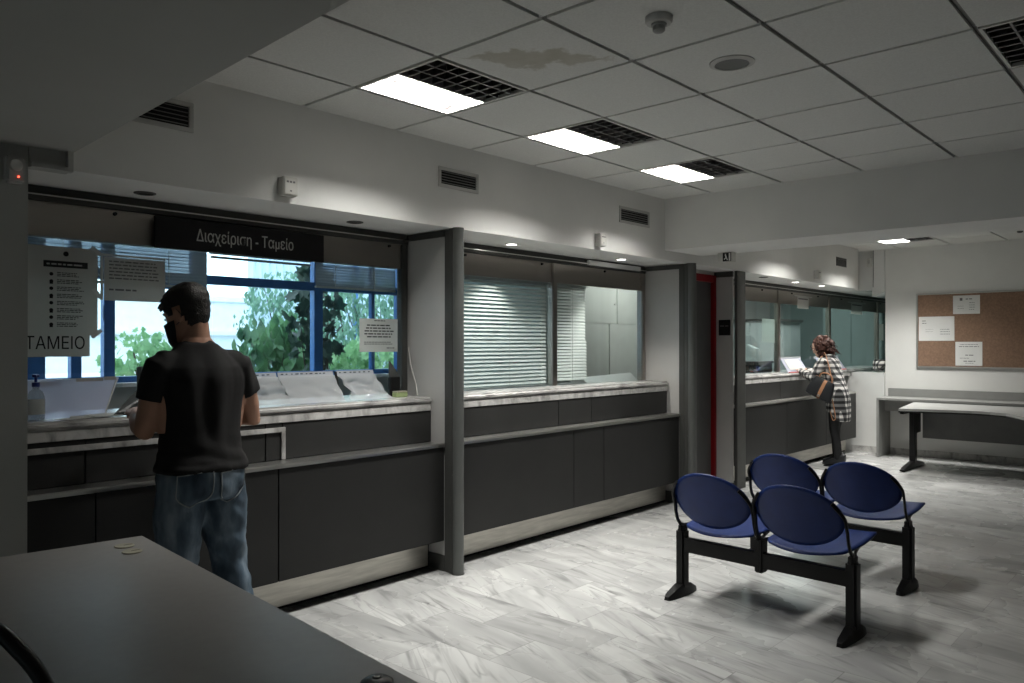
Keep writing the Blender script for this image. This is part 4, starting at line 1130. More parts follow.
# ------------------------------------------------------------------ notice board
nb = thing('notice_board', 'wide brown cork notice board on the far white wall', 'notice board', (XW, 2.1, 1.16))
by0, by1, bz0, bz1 = 1.10, 2.935, 1.158, 2.068
obj('cork_panel', MB().box(XW - .012, XW, by0, by1, bz0, bz1), M['cork'], nb)
f = 0.022
obj('frame', MB().box(XW - .022, XW, by0, by1, bz0 - f, bz0, .003).box(XW - .022, XW, by0, by1, bz1, bz1 + f, .003).box(XW - .022, XW, by0 - f, by0, bz0 - f, bz1 + f, .003).box(XW - .022, XW, by1, by1 + f, bz0 - f, bz1 + f, .003), M['alu'], nb)
def pinned(label, y0, y1, z0, z1, kind):
    x = XW - .0125
    t = thing('pinned_paper', label, 'paper', (x, (y0 + y1) / 2, z0), 'papers pinned to the cork board')
    obj('paper_sheet', MB().box(x - .003, x, y0, y1, z0, z1), M['white'], t)
    mb = MB(); xx = x - .003
    def L(y, z, rows, w_, gap, h, **k): word_lines(mb, (xx, y, z), (0, -1, 0), (0, 0, 1), (-1, 0, 0), rows, w_, gap, h, rng, **k)
    if kind == 0:
        mb.box(xx - .0008, xx, y1 - .105, y1 - .075, z1 - .065, z1 - .03); L(y1 - .14, z1 - .04, 1, .07, .02, .012)
        L(y1 - .18, z1 - .09, 4, .06, .028, .006); L(y1 - .05, z1 - .13, 2, .07, .03, .004)
    if kind == 1:
        L(y1 - .04, z1 - .05, 2, .05, .03, .008); L(y1 - .25, z1 - .16, 3, .11, .03, .006); L(y1 - .08, z1 - .16, 2, .09, .03, .003)
    if kind == 2:
        L(y1 - .05, z1 - .03, 1, .20, .02, .006, center=True); L(y1 - .04, z1 - .055, 1, .22, .02, .008)
        L(y1 - .11, z1 - .16, 1, .10, .02, .010); L(y1 - .05, z1 - .20, 1, .10, .02, .006); L(y1 - .09, z1 - .235, 1, .13, .02, .010); L(y1 - .11, z1 - .262, 1, .09, .02, .005)
    obj('printed_text', mb, M['ink_grey'], t)
pinned('white page with a black emblem at the top of the cork board', 2.235, 2.530, 1.815, 2.045, 0)
pinned('wide white page at the left edge of the cork board', 2.515, 2.925, 1.482, 1.790, 1)
pinned('upright white page at the bottom of the cork board', 2.210, 2.505, 1.172, 1.468, 2)

# ------------------------------------------------------------------ bench along the far wall and desk before it
bn = thing('wall_bench', 'long grey shelf table built along the far wall under the board', 'table', (10.74, 1.9, 0))
obj('top', MB().box(10.50, XW - .013, 0.4, 3.300, 0.728, 0.758, 0.003), M['bench'], bn)
obj('end_panel', MB().box(10.50, XW - .013, 3.272, 3.300, 0, 0.728, 0.002), M['bench'], bn)
obj('end_panel', MB().box(10.50, XW - .013, 0.40, 0.428, 0, 0.728, 0.002), M['bench'], bn)
obj('upstand', MB().box(XW - .040, XW - .013, 0.4, 3.290, 0.758, 0.862, 0.002), M['bench'], bn)
obj('apron', MB().box(10.74, 10.77, 0.428, 3.272, 0.58, 0.728), M['bench'], bn)

dk = thing('office_desk', 'grey desk with curved front edge and dark legs before the far wall', 'desk', (9.9, 2.0, 0))
top = [(9.20, 2.66), (10.36, 2.82), (10.36, 0.85), (8.80, 0.85), (8.86, 1.43), (9.10, 1.55), (9.28, 1.66), (9.38, 1.82), (9.40, 2.00), (9.37, 2.16), (9.30, 2.40)]
obj('desktop', MB().prism([(x, y, 0.705) for x, y in top], (0, 0, 0.027)), M['bench'], dk)
obj('edge_band', MB().prism([(x - 0.004 if x < 9.6 else x, y, 0.690) for x, y in top], (0, 0, 0.0145)), M['black'], dk)
obj('modesty_panel', MB().box(10.12, 10.145, 0.95, 2.66, 0.33, 0.69), M['bench_dark'], dk)
def desk_leg(y):
    lg = obj('leg', MB().box(9.80, 9.90, y - .03, y + .03, 0.05, 0.655, 0.008), M['black_metal'], dk)
    obj('foot', MB().loft([[Vector((x, y - w_, 0.012)), Vector((x, y + w_, 0.012)), Vector((x, y + w_ * .7, h)), Vector((x, y - w_ * .7, h))] for x, w_, h in ((9.42, .028, .03), (9.50, .034, .05), (9.80, .036, .09), (9.90, .036, .09), (10.14, .034, .05), (10.22, .026, .03))]), M['black_metal'], lg, True)
    obj('glide', MB().lathe([(.018, 0), (.018, .012)], (9.48, y, 0), 12).lathe([(.018, 0), (.018, .012)], (10.14, y, 0), 12), M['black'], lg)
    obj('top_bracket', MB().box(9.42, 10.20, y - .02, y + .02, 0.655, 0.690, .004).box(9.90, 10.12, y - .012, y + .012, 0.40, 0.655, .004), M['black_metal'], lg)
desk_leg(2.69); desk_leg(1.05)

# ------------------------------------------------------------------ beam seating
def smooth_path(pts, n=6):
    P = [Vector(p) for p in pts]; out = []
    for i in range(len(P) - 1):
        p0, p1, p2, p3 = P[max(i - 1, 0)], P[i], P[i + 1], P[min(i + 2, len(P) - 1)]
        for k in range(n):
            t = k / n
            out.append(0.5 * ((2 * p1) + (-p0 + p2) * t + (2 * p0 - 5 * p1 + 4 * p2 - p3) * t * t + (-p0 + 3 * p1 - 3 * p2 + p3) * t ** 3))
    out.append(P[-1]); return out
def make_bench():
    """local frame: x along the beam (left leg at 0), y forward (the way a sitter faces), z up"""
    t = thing('beam_seating', '', 'seating', (0, 0, 0), 'two seat waiting benches', local=True)
    L = 0.965
    obj('beam', MB().box(0.0, L, -.022, .022, 0.250, 0.330, 0.004), M['black_metal'], t)
    for x in (0.0, L):
        lg = obj('leg', MB().box(x - .028, x + .028, -.032, .032, 0.04, 0.375, 0.010), M['black_metal'], t, True)
        ft = []
        for y, w_, h in ((-.165, .014, .020), (-.145, .024, .030), (-.05, .031, .062), (.0, .031, .072), (.05, .031, .062), (.11, .024, .030), (.13, .014, .020)):
            ft.append([Vector((x - w_, y, 0.0)), Vector((x + w_, y, 0.0)), Vector((x + w_ * .75, y, h)), Vector((x - w_ * .75, y, h))])
        obj('foot', MB().loft(ft), M['black_metal'], lg, True)
    for cx in (0.2375, 0.7275):
        hw = 0.215
        # seat shell: bowed outline, dished, lip turned down at the front
        rows = []
        for i in range(15):
            v = i / 14
            y = -.055 + 0.48 * v
            wv = hw * (0.80 + 0.22 * math.sin(math.pi * (0.15 + 0.57 * v)))
            if v < 0.10: wv *= 0.88 + 0.12 * (v / 0.10) ** 0.5
            if v > 0.9: wv *= 1 - 0.16 * ((v - 0.9) / 0.1) ** 2
            row = []
            for k in range(13):
                u = -1 + 2 * k / 12
                z = 0.402 + 0.044 * v - 0.020 * math.sin(math.pi * min(v * 1.1, 1)) * (1 - 0.6 * u * u) + 0.012 * u * u
                if v > 0.85: z -= 0.022 * ((v - 0.85) / 0.15) ** 2
                yy = y - 0.050 * (1 - u * u) * (1 - v) + 0.015 * (1 - u * u) * v
                row.append(Vector((cx + wv * u, yy, z)))
            rows.append(row)
        mb = MB(); mb.loft(rows, close=False)
        so = obj('seat', mb, M['blue_seat'], t, 'all')
        md = so.modifiers.new('thick', 'SOLIDIFY'); md.thickness = 0.011; md.offset = -1
        # oval back, reclined, wrapped a little
        bm = bmesh.new(); RN = 9; SN = 40
        def bp(rr, a):
            x = 0.232 * rr * math.cos(a); s = 0.160 * rr * math.sin(a)
            yb = -.052 - s * 0.30 - 0.10 + 0.045 * (x / 0.232) ** 2 + 0.0
            return Vector((cx + x, yb + 0.03, 0.584 + s * 0.96))
        cv = bm.verts.new(bp(0, 0)); prev = None
        for i in range(1, RN + 1):
            ring = [bm.verts.new(bp(i / RN, 2 * math.pi * k / SN)) for k in range(SN)]
            for k in range(SN):
                j = (k + 1) % SN
                if prev: bm.faces.new((prev[k], prev[j], ring[j], ring[k]))
                else: bm.faces.new((cv, ring[k], ring[j]))
            prev = ring
        mb = MB(); mb.bm.free(); mb.bm = bm
        bo = obj('backrest', mb, M['blue_seat'], t, 'all')
        md = bo.modifiers.new('thick', 'SOLIDIFY'); md.thickness = 0.010; md.offset = 0
        for s in (-1, 1):
            x = cx + s * 0.236
            pts = smooth_path([(cx + s * .165, .36, 0.415), (cx + s * .195, .16, 0.398), (x, .02, 0.395), (x + s * .004, -.035, 0.425), (x + s * .004, -.060, 0.475), (x + s * .002, -.072, 0.535), (x - s * .002, -.100, 0.600), (cx + s * .190, -.138, 0.668)])
            obj('side_arm', MB().tube(pts, [(0.012, 0.008)] * len(pts), 8), M['black_metal'], t, True)
            obj('seat_bracket', MB().box(x - .014, x + .014, -.03, .035, 0.225, 0.405, 0.006), M['black_metal'], t, True)
    return t
b1 = make_bench()
b1['label'] = 'two seat navy bench nearest the viewer, with both legs in full view'
ang = math.atan2(1.356 - 2.313, 3.951 - 3.991)
b1.location = (3.99, 2.315, 0); b1.rotation_euler = (0, 0, ang)
b2 = dup(b1, (5.00, 2.345, 0), 'two seat navy bench standing in front of the nearer one, by the far counter', (0, 0, ang + 0.0))

# ------------------------------------------------------------------ grey desk in the foreground
fd = thing('reception_desk', 'plain grey desk filling the near corner of the hall', 'desk', (0.6, 2.0, 0))
A = Vector((1.192, 2.905)); ea = Vector((-math.sin(R(4.6)), -math.cos(R(4.6)))); eb = Vector((-math.cos(R(6.2)), math.sin(R(6.2))))
def D(a, b, z): p = A + ea * a + eb * b; return (p.x, p.y, z)
obj('desktop', MB().prism([D(0, 0, .713), D(1.95, 0, .713), D(1.95, 0.64, .713), D(0, 0.64, .713)], (0, 0, .029)), M['desk'], fd)
obj('modesty_panel', MB().prism([D(.03, .02, 0.06), D(1.9, .02, 0.06), D(1.9, .04, 0.06), D(.03, .04, 0.06)], (0, 0, .65)), M['desk_side'], fd)
obj('side_panel', MB().prism([D(.03, .045, 0), D(.055, .045, 0), D(.055, .62, 0), D(.03, .62, 0)], (0, 0, .712)), M['desk_side'], fd)
obj('side_panel', MB().prism([D(1.88, .045, 0), D(1.905, .045, 0), D(1.905, .62, 0), D(1.88, .62, 0)], (0, 0, .712)), M['desk_side'], fd)
ZD = 0.7425
for k, (x, y, lab) in enumerate(((1.088, 2.795, 'pale oval disc on the grey desk, nearer its far corner'), (1.076, 2.700, 'pale oval disc on the grey desk, nearer the viewer'))):
    d_ = thing('desk_disc', lab, 'disc', (x, y, ZD), 'pale discs on the grey desk')
    obj('disc', MB().lathe([(.030, 0), (.032, .002), (.030, .004)], (x, y, ZD), 24), M['cream'], d_, True)
    obj('slot', MB().box(x - .002, x + .026, y - .0015, y + .0015, ZD + .004, ZD + .0046), M['framegrey'], d_)
kb = thing('desk_object', 'small black rounded object at the near edge of the grey desk', 'desk object', (0.972, 1.30, ZD))
obj('body', MB().lathe([(.030, 0), (.034, .006), (.033, .016), (.024, .022), (.008, .024)], (0.980, 1.262, ZD), 24), M['black'], kb, True)
obj('cap', MB().lathe([(.010, .023), (.008, .027)], (0.980, 1.262, ZD), 14), M['framegrey'], kb, True)
ca_ = thing('visitor_chair', 'black tube framed chair whose back curves up in the near corner', 'chair', (0.25, 1.6, 0))
arc = smooth_path([(.29, 1.90, .45), (.27, 1.90, .85), (.285, 1.82, .975), (.33, 1.60, 1.0), (.352, 1.42, .997), (.374, 1.375, .972), (.403, 1.337, .916), (.42, 1.315, .82), (.40, 1.31, .45)])
obj('back_frame', MB().tube(arc, 0.012, 10), M['black'], ca_, True)
lgs = MB()
for x, y, x2, y2 in ((.40, 1.31, .42, 1.29), (.29, 1.90, .30, 1.92), (.05, 1.35, -.0, 1.32), (-.02, 1.88, -.06, 1.92)):
    obj('leg', MB().tube([(x, y, .45), (x2, y2, 0.0)], 0.012, 10), M['black'], ca_, True)
obj('seat', MB().box(-.04, .40, 1.32, 1.89, .44, .485, 0.015), M['black'], ca_, True)

# ------------------------------------------------------------------ people
def interp(tab, z):
    for a, b in zip(tab, tab[1:]):
        if a[0] <= z <= b[0]:
            t = (z - a[0]) / (b[0] - a[0])
            t2 = t
            return [p + (q - p) * t2 for p, q in zip(a, b)]
    return list(tab[0] if z < tab[0][0] else tab[-1])

HEAD = [(0.000, .020, .026, .060), (.012, .036, .046, .046), (.03, .050, .066, .030), (.055, .058, .080, .016), (.085, .065, .090, .006), (.12, .071, .096, .001),
        (.155, .074, .099, -.003), (.185, .070, .094, -.006), (.210, .058, .078, -.008), (.228, .038, .052, -.009), (.238, .012, .016, -.009)]
def head_loft(mb, xf, grow=0.0, n=26, m=32):
    rings = []
    for i in range(n + 1):
        z = HEAD[-1][0] * i / n
        _, rx, ry, yc = interp(HEAD, z)
        rings.append([xf @ p for p in ell_ring((0, yc, z), rx + grow, ry + grow, m)])
    mb.loft(rings)
def head_details(mb, xf):
    mb.ellipsoid((0, 0, 0), (.013, .020, .020), xf @ Matrix.Translation((0, .096, .088)))
    mb.ellipsoid((0, 0, 0), (.009, .014, .030), xf @ Matrix.Translation((0, .094, .108)) @ Matrix.Rotation(R(-18), 4, 'X'))
    mb.ellipsoid((0, 0, 0), (.024, .012, .007), xf @ Matrix.Translation((0, .086, .052)))
    mb.ellipsoid((0, 0, 0), (.055, .014, .010), xf @ Matrix.Translation((0, .083, .142)))
    for s in (-1, 1):
        mb.ellipsoid((0, 0, 0), (.009, .019, .031), xf @ Matrix.Translation((s * .078, -.003, .108)) @ Matrix.Rotation(s * R(-18), 4, 'Z') @ Matrix.Rotation(R(-12), 4, 'X'))

def hand(mb, wrist, fwd, palm_n, side, curl=0.5, sc=1.0):
    """palm and five fingers; palm_n points out of the palm, side +1 puts the thumb on fwd x palm_n"""
    w = Vector(wrist); f = Vector(fwd).normalized(); n = Vector(palm_n); n = (n - f * n.dot(f)).normalized()
    s = f.cross(n).normalized() * side
    rings = []
    for d, hw, ht in ((-.02, .024, .018), (0.0, .026, .017), (.025, .034, .016), (.055, .040, .0145), (.078, .039, .0125), (.088, .034, .010)):
        c = w + f * d * sc
        rings.append([c + s * (hw * sc * math.cos(a)) + n * (ht * sc * math.sin(a)) for a in [k * 2 * math.pi / 16 for k in range(16)]])
    mb.loft(rings)
    for k, (off, ln, r) in enumerate(((.030, .070, .0085), (.010, .080, .009), (-.011, .074, .0085), (-.030, .058, .0075))):
        p = w + f * (.078 * sc) + s * (off * sc)
        d = (f + s * off * 2.0).normalized(); pts = [p - f * .02 * sc, p]; a = 0
        for q, fr in enumerate((.45, .32, .23)):
            a += curl * (0.55, 0.75, 0.55)[q] * (1 + .12 * k)
            dd = d * math.cos(a) + n * math.sin(a)
            p = p + dd * (ln * fr * sc); pts.append(p)
        mb.tube(pts, [r * sc, r * 1.03 * sc, r * sc, r * .92 * sc, r * .75 * sc], 10)
    p = w + f * (.018 * sc) + s * (.022 * sc)
    d1 = (f * .62 + s * .70 + n * .35).normalized(); d2 = (f * .9 + s * .22 + n * .35).normalized()
    mb.tube([p, p + d1 * .042 * sc, p + d1 * .042 * sc + d2 * .030 * sc, p + d1 * .042 * sc + d2 * .054 * sc], [.013 * sc, .0115 * sc, .010 * sc, .0075 * sc], 10)

def displaced(mb, f):
    mb.bm.normal_update()
    mv = [(v, v.normal * f(v.co, v.normal)) for v in mb.bm.verts]
    for v, d in mv: v.co += d
    return mb

# ---- the man in black
mx, my = 1.592, 3.275
man = thing('person', 'standing man in black t-shirt and blue jeans, back turned, head bent over the counter', 'person', (mx, my, 0), local=True)
hx = Matrix.Translation((-.004, .040, 1.455)) @ Matrix.Rotation(R(30), 4, 'Z') @ Matrix.Rotation(R(-17), 4, 'X') @ Matrix.Translation((0, .005, 0.0))
LS, LE, LW = Vector((-.168, .015, 1.335)), Vector((-.222, .045, 1.075)), Vector((-.165, .275, 1.130))
RS, RE, RW = Vector((.178, .015, 1.335)), Vector((.272, .050, 1.098)), Vector((.140, .285, 1.120))
TORSO = [(.80, .150, .108, -.005), (.86, .165, .116, -.010), (.92, .168, .118, -.010), (.99, .155, .106, 0), (1.06, .148, .100, .005), (1.14, .156, .103, .010),
         (1.22, .168, .110, .014), (1.29, .176, .112, .018), (1.335, .166, .100, .018), (1.375, .130, .082, .020), (1.415, .085, .066, .024), (1.455, .056, .054, .030)]
def torso(mb, z0, z1, grow, n=22, tab=TORSO):
    rings = []
    for i in range(n + 1):
        z = z0 + (z1 - z0) * i / n
        _, rx, ry, yc = interp(tab, z)
        rings.append(ell_ring((0, yc, z), rx + grow, ry + grow, 28, 0, 0.88))
    mb.loft(rings)
def legs(mb, J, r):
    for pts in J: mb.tube(pts, r, 18)
LEGJ = ([(-.088, -.005, .90), (-.092, .005, .70), (-.100, .020, .49), (-.110, -.005, .28), (-.115, -.030, .07)],
        [(.088, -.005, .90), (.105, .005, .70), (.135, .020, .49), (.160, -.005, .28), (.172, -.030, .07)])
body = MB()
torso(body, .80, 1.46, 0.0)
legs(body, LEGJ, [.080, .072, .052, .046, .036])
for S, E_, W_ in ((LS, LE, LW), (RS, RE, RW)):
    body.tube([S * 0.8 + Vector((0, 0, .27)) * 0.0 + Vector((0, .0, .275)) * 0, S, S.lerp(E_, .35), S.lerp(E_, .75), E_, E_.lerp(W_, .3), E_.lerp(W_, .7), W_], [.045, .058, .054, .046, .042, .044, .035, (.027, .022)], 16)
body.tube([(-.0, .022, 1.39), (0, .030, 1.45), (-.002, .042, 1.53)], [.062, .054, .052], 18)
for S in (LS, RS): body.tube([(0, .020, 1.435), S * .55 + Vector((0, .01, .625)), S + Vector((0, 0, .015))], [.050, .052, .050], 14)
head_loft(body, hx); head_details(body, hx)
hand(body, LW, (LW - LE) + Vector((0.02, 0, -.02)), (0.35, 0.1, -1), -1, 0.55)
hand(body, RW, (RW - RE) + Vector((-.03, 0, -.01)), (-.35, 0.1, -1), 1, 0.6)
obj('body', remeshed(body, 0.0048, 3), M['skin'], man, 'all')

def hair_shell(xf, hl, grow, extra, seed=0):
    bm = bmesh.new(); n, m = 40, 56; vs = []
    for i in range(n + 1):
        z = HEAD[-1][0] * i / n
        _, rx, ry, yc = interp(HEAD, z); row = []
        for p in ell_ring((0, yc, z), rx + grow, ry + grow, m):
            q = p + Vector((p.x * .10, p.y * .06, 0)) * extra * max(0, (z - .12) / .1)
            if z > .15: q.z += extra * .014 * (z - .15) / .08
            row.append(bm.verts.new(q))
        vs.append(row)
    for i in range(n):
        for k in range(m):
            j = (k + 1) % m; f = bm.faces.new((vs[i][k], vs[i][j], vs[i + 1][j], vs[i + 1][k]))
    bm.faces.new(vs[-1])
    kill = [f for f in bm.faces if f.calc_center_median().z < hl(f.calc_center_median())]
    bmesh.ops.delete(bm, geom=kill, context='FACES')
    bm.normal_update()
    for v in bm.verts: v.co += v.normal * (0.004 * noise.noise(v.co * 60) + 0.004 * noise.noise(v.co * 25 + Vector((seed, 0, 0))))
    bmesh.ops.solidify(bm, geom=bm.faces[:], thickness=0.008)
    bm.transform(xf)
    mb = MB(); mb.bm.free(); mb.bm = bm
    return mb
def man_hl(c):
    y = c.y
    if y < -.035: return .034
    if y < -.024: return .034 + (.105 - .034) * (y + .035) / .011
    if y < .020: return .146
    if y < .045: return .120
    return .120 + min(.058, (y - .045) * 1.6)
hm = hair_shell(hx, man_hl, .009, 1.0)
r = random.Random(2)
for k in range(26):     # tousled fringe and crown tufts
    a = r.uniform(.2, 2.94); z = r.uniform(.175, .20)
    p = Vector((.062 * math.cos(a), .085 * math.sin(a), z)); d = Vector((p.x * 1.2, p.y * .6 + .05, r.uniform(-.02, .03))).normalized()
    hm.tube([hx @ p, hx @ (p + d * .02), hx @ (p + d * .034 + Vector((0, 0, -.010)))], [.009, .007, .002], 6)
obj('hair', hm, M['hair'], man, 'all')
mk = MB()
bm = bmesh.new(); vs = []
for i in range(13):
    z = .0 + .098 * i / 12
    _, rx, ry, yc = interp(HEAD, z); row = []
    for k in range(25):
        a = R(12) + R(156) * k / 24
        bulge = .012 + .014 * max(0, math.sin(a)) ** 3
        row.append(bm.verts.new((( rx + .004) * math.cos(a), yc + (ry + bulge) * math.sin(a), z)))
    vs.append(row)
for i in range(12):
    for k in range(24): bm.faces.new((vs[i][k], vs[i][k + 1], vs[i + 1][k + 1], vs[i + 1][k]))
bmesh.ops.solidify(bm, geom=bm.faces[:], thickness=0.0015)
bm.transform(hx); mk.bm.free(); mk.bm = bm
for s in (-1, 1):
    mk.tube([hx @ Vector((s * .068, .020, .075)), hx @ Vector((s * .076, -.012, .085)), hx @ Vector((s * .080, -.022, .110)), hx @ Vector((s * .077, -.004, .138)), hx @ Vector((s * .073, .020, .112))], .0022, 6)
obj('face_mask', mk, M['sign'], man, True)
ey = MB()
for s in (-1, 1): ey.ellipsoid((0, 0, 0), (.011, .006, .007), hx @ Matrix.Translation((s * .030, .088, .120)))
obj('eyes', ey, M['white'], man, True)

ts = MB()
for S in (LS, RS): ts.tube([(0, .020, 1.425), S * .55 + Vector((0, .01, .622)), S + Vector((0, 0, .015))], [.056, .060, .060], 16)
torso(ts, .905, 1.440, .018, 26, [(.86, .176, .128, -.012)] + [(z, rx, ry, yc) for z, rx, ry, yc in TORSO if z > .9])
for S, E_ in ((LS, LE), (RS, RE)):
    ts.tube([S * 0.70 + Vector((0, .004, .415)), S + Vector((0, 0, .004)), S.lerp(E_, .30), S.lerp(E_, .52)], [.060, .068, .067, (.066, .064)], 20)
ts = remeshed(ts, 0.0075, 6)
def folds(co, nrm):
    back = max(0, -nrm.y)
    f = 0.006 * noise.noise(Vector((co.x * 16 + co.z * 3, co.y * 8, co.z * 3.0)))
    f += back * 0.006 * math.sin(co.x * 48 + 6 * noise.noise(Vector((co.x * 4, 0, co.z * 3)))) * max(0, min(1, (co.z - .95) / .2)) * max(0, min(1, (1.40 - co.z) / .12))
    low = max(0, 1 - abs(co.z - .95) / .12)
    f += low * 0.010 * noise.noise(Vector((co.x * 5, co.y * 5, co.z * 26 + co.x * 8)))
    f += (0.011 if co.z < .935 else 0.0) * max(0, (.935 - co.z) / .03)
    return f
obj('t_shirt', displaced(ts, folds), M['tshirt'], man, 'all')

jn = MB()
rings = []
for z, rx, ry, yc in ((.78, .150, .122, -.012), (.84, .172, .130, -.016), (.90, .174, .126, -.014), (.95, .166, .114, -.004)):
    rings.append(ell_ring((0, yc, z), rx, ry, 28, 0, .88))
jn.loft(rings)
jn.tube([(p[0], p[1], p[2]) for p in LEGJ[0]] + [(-.115, -.030, .03)], [.098, .102, .084, .080, .080, .082], 20)
jn.tube([(p[0], p[1], p[2]) for p in LEGJ[1]] + [(.172, -.030, .03)], [.098, .102, .084, .080, .080, .082], 20)
jn = remeshed(jn, 0.008, 5)
def jfold(co, nrm):
    k = 0.5 + 0.5 * math.exp(-((co.z - .47) / .12) ** 2) + math.exp(-((co.z - .10) / .1) ** 2)
    return 0.019 * k * noise.noise(Vector((co.x * 9, co.y * 9, co.z * 17 + co.x * 14))) + 0.004 * noise.noise(co * 22)
jn = displaced(jn, jfold)
bvh = BVHTree.FromBMesh(jn.bm)
jeans = obj('jeans', jn, M['denim'], man, 'all')
def on_back(x, z, off=0.004):
    h = bvh.ray_cast(Vector((x, -1, z)), Vector((0, 1, 0)))
    return (h[0] + Vector((0, -off, 0))) if h[0] is not None else Vector((x, -.12, z))
for s in (-1, 1):
    cx = s * .083
    outl = [(-.062, .065), (.062, .072 + .010), (.066, -.02), (.045, -.060), (0, -.078), (-.045, -.060), (-.066, -.02)]
    pk = MB()
    def inp(u, v): return Vector((u * s, 0, v))
    grid = []
    for i in range(11):
        v = i / 10; row = []
        for k in range(11):
            u = -1 + 2 * k / 10
            z = .052 - .135 * v + .008 * u
            wv = .066 * (1 - max(0, (v - .62) / .38) ** 2 * .75)
            row.append(on_back(cx + u * wv, .850 + z, .006))
        grid.append(row)
    pk.loft(grid, close=False)
    po_ = obj('back_pocket', pk, M['denim'], jeans, 'all')
    edge = [grid[0][k] for k in range(11)] + [grid[i][10] for i in range(1, 11)] + [grid[10][k] for k in range(9, -1, -1)] + [grid[i][0] for i in range(9, -1, -1)]
    st = MB().tube([p + Vector((0, -.002, 0)) for p in edge], 0.0028, 6)
    obj('pocket_seam', st, M['stitch'], jeans, True)
obj('side_loop', MB().tube([(.198, .0, .72), (.206, -.01, .68), (.200, -.012, .63)], .006, 8), M['denim'], jeans, True)
def shoe(x, y, mat, parent, L=.285, w=.050, h=.085, heel=0.0):
    rings = []
    for t_, ww, hh in ((0, .55, .80), (.10, .85, 1.0), (.30, .90, 1.0), (.52, .95, .80), (.75, 1.0, .58), (.92, .80, .42), (1.0, .40, .25)):
        yy = y - .085 + L * t_
        zb = .012 + heel * max(0, 1 - t_ * 2.2)
        rings.append([Vector((x + w * ww * math.cos(a), yy, zb + (h * hh) * (0.5 + 0.5 * math.sin(a)))) for a in [k * 2 * math.pi / 18 for k in range(18)]])
    o = obj('shoe', MB().loft(rings), mat, parent, True)
    sl = MB().loft([[Vector((x + w * ww * 1.05 * sx_, y - .090 + (L + .01) * t_, z)) for t_, ww, sx_ in ((0, .6, -1), (.3, .92, -1), (.75, 1.0, -1), (.95, .75, -1), (1, .3, -1), (1, .3, 1), (.95, .75, 1), (.75, 1.0, 1), (.3, .92, 1), (0, .6, 1))] for z in (0.0, 0.014)])
    obj('sole', sl, M['sole'] if heel == 0 else M['black'], o)
    if heel: obj('heel', MB().box(x - .028, x + .028, y - .085, y - .025, 0.0, .014 + heel, .004), M['black'], o)
shoe(-.115, -.025, M['shoe'], man); shoe(.172, -.025, M['shoe'], man)
# the dark folder he is reading, held at the counter edge
fo = thing('document_folder', 'dark folder held open by the man at the counter edge', 'folder', (1.50, 3.92, 1.11))
obj('cover', MB().prism([(1.435, 3.80, 1.104), (1.70, 3.80, 1.104), (1.76, 3.90, 1.26), (1.625, 3.95, 1.235)], (0.0, 0.012, 0.006)), M['black'], fo)
obj('pages', MB().prism([(1.47, 3.797, 1.106), (1.68, 3.797, 1.106), (1.715, 3.86, 1.20), (1.60, 3.89, 1.19)], (0.0, -0.003, 0.004)), M['sign'], fo)

# ---- the woman at the far counter
qx, qy = 9.40, 3.395
wo = thing('person', 'curly haired woman in a long plaid shirt and black leggings leaning on the far counter', 'person', (qx, qy, 0), local=True)
K = 0.90
gx = Matrix.Translation((0, .150, 1.305)) @ Matrix.Rotation(R(8), 4, 'Z') @ Matrix.Rotation(R(-22), 4, 'X') @ Matrix.Diagonal((K, K, K, 1))
WT = [(.72, .135, .098, -.012), (.80, .145, .100, -.01), (.88, .150, .102, 0), (.98, .125, .088, .03), (1.08, .138, .096, .06), (1.18, .155, .098, .085), (1.24, .155, .085, .095), (1.28, .11, .065, .10), (1.31, .05, .05, .11)]
WLS, WLE, WLW = Vector((-.155, .095, 1.235)), Vector((-.215, .205, 1.040)), Vector((-.130, .405, 1.128))
WRS, WRE, WRW = Vector((.155, .095, 1.235)), Vector((.225, .240, 1.060)), Vector((.120, .425, 1.128))
WLEG = ([(-.075, -.01, .78), (-.07, 0, .62), (-.060, .01, .44), (-.055, -.02, .26), (-.05, -.035, .09)], [(.075, -.01, .78), (.085, .02, .62), (.095, .05, .44), (.10, .05, .26), (.105, .045, .09)])
wb = MB(); torso(wb, .72, 1.31, 0, 20, WT)
legs(wb, WLEG, [.068, .066, .046, .040, .030])
for S, E_, W_ in ((WLS, WLE, WLW), (WRS, WRE, WRW)):
    wb.tube([S, S.lerp(E_, .4), E_, E_.lerp(W_, .4), W_], [.046, .040, .034, .035, (.023, .019)], 14)
wb.tube([(0, .105, 1.27), (0, .125, 1.33), (0, .145, 1.37)], [.052, .046, .046], 16)
head_loft(wb, gx); head_details(wb, gx)
hand(wb, WLW, (WLW - WLE) + Vector((0.04, .06, -.12)), (0.3, 0, -1), -1, 0.35, .92)
hand(wb, WRW, (WRW - WRE) + Vector((-.04, .06, -.12)), (-.3, 0, -1), 1, 0.5, .92)
obj('body', remeshed(wb, 0.0048, 3), M['skin_pale'], wo, 'all')
hb = MB(); r = random.Random(11)
for k in range(210):
    while True:
        a = Vector((r.uniform(-1, 1), r.uniform(-1, 1), r.uniform(-1, 1)))
        if .55 < a.length < 1: break
    p = Vector((a.x * .128, -.035 + a.y * .128, .095 + a.z * .155))
    if p.y > .045 and p.z < .17: continue
    if p.y > .0 and p.z < .0: continue
    rr = r.uniform(.016, .030)
    hb.ellipsoid((0, 0, 0), (rr, rr, rr * 1.2), gx @ Matrix.Translation(p), 8, 6)
head_tmp = MB()
hb.ellipsoid((0, 0, 0), (.085, .100, .118), gx @ Matrix.Translation((0, -.022, .135)), 16, 12)
hb = remeshed(hb, 0.009, 1)
hb = displaced(hb, lambda co, n_: 0.010 * noise.noise(co * 55) + 0.006 * noise.noise(co * 110))
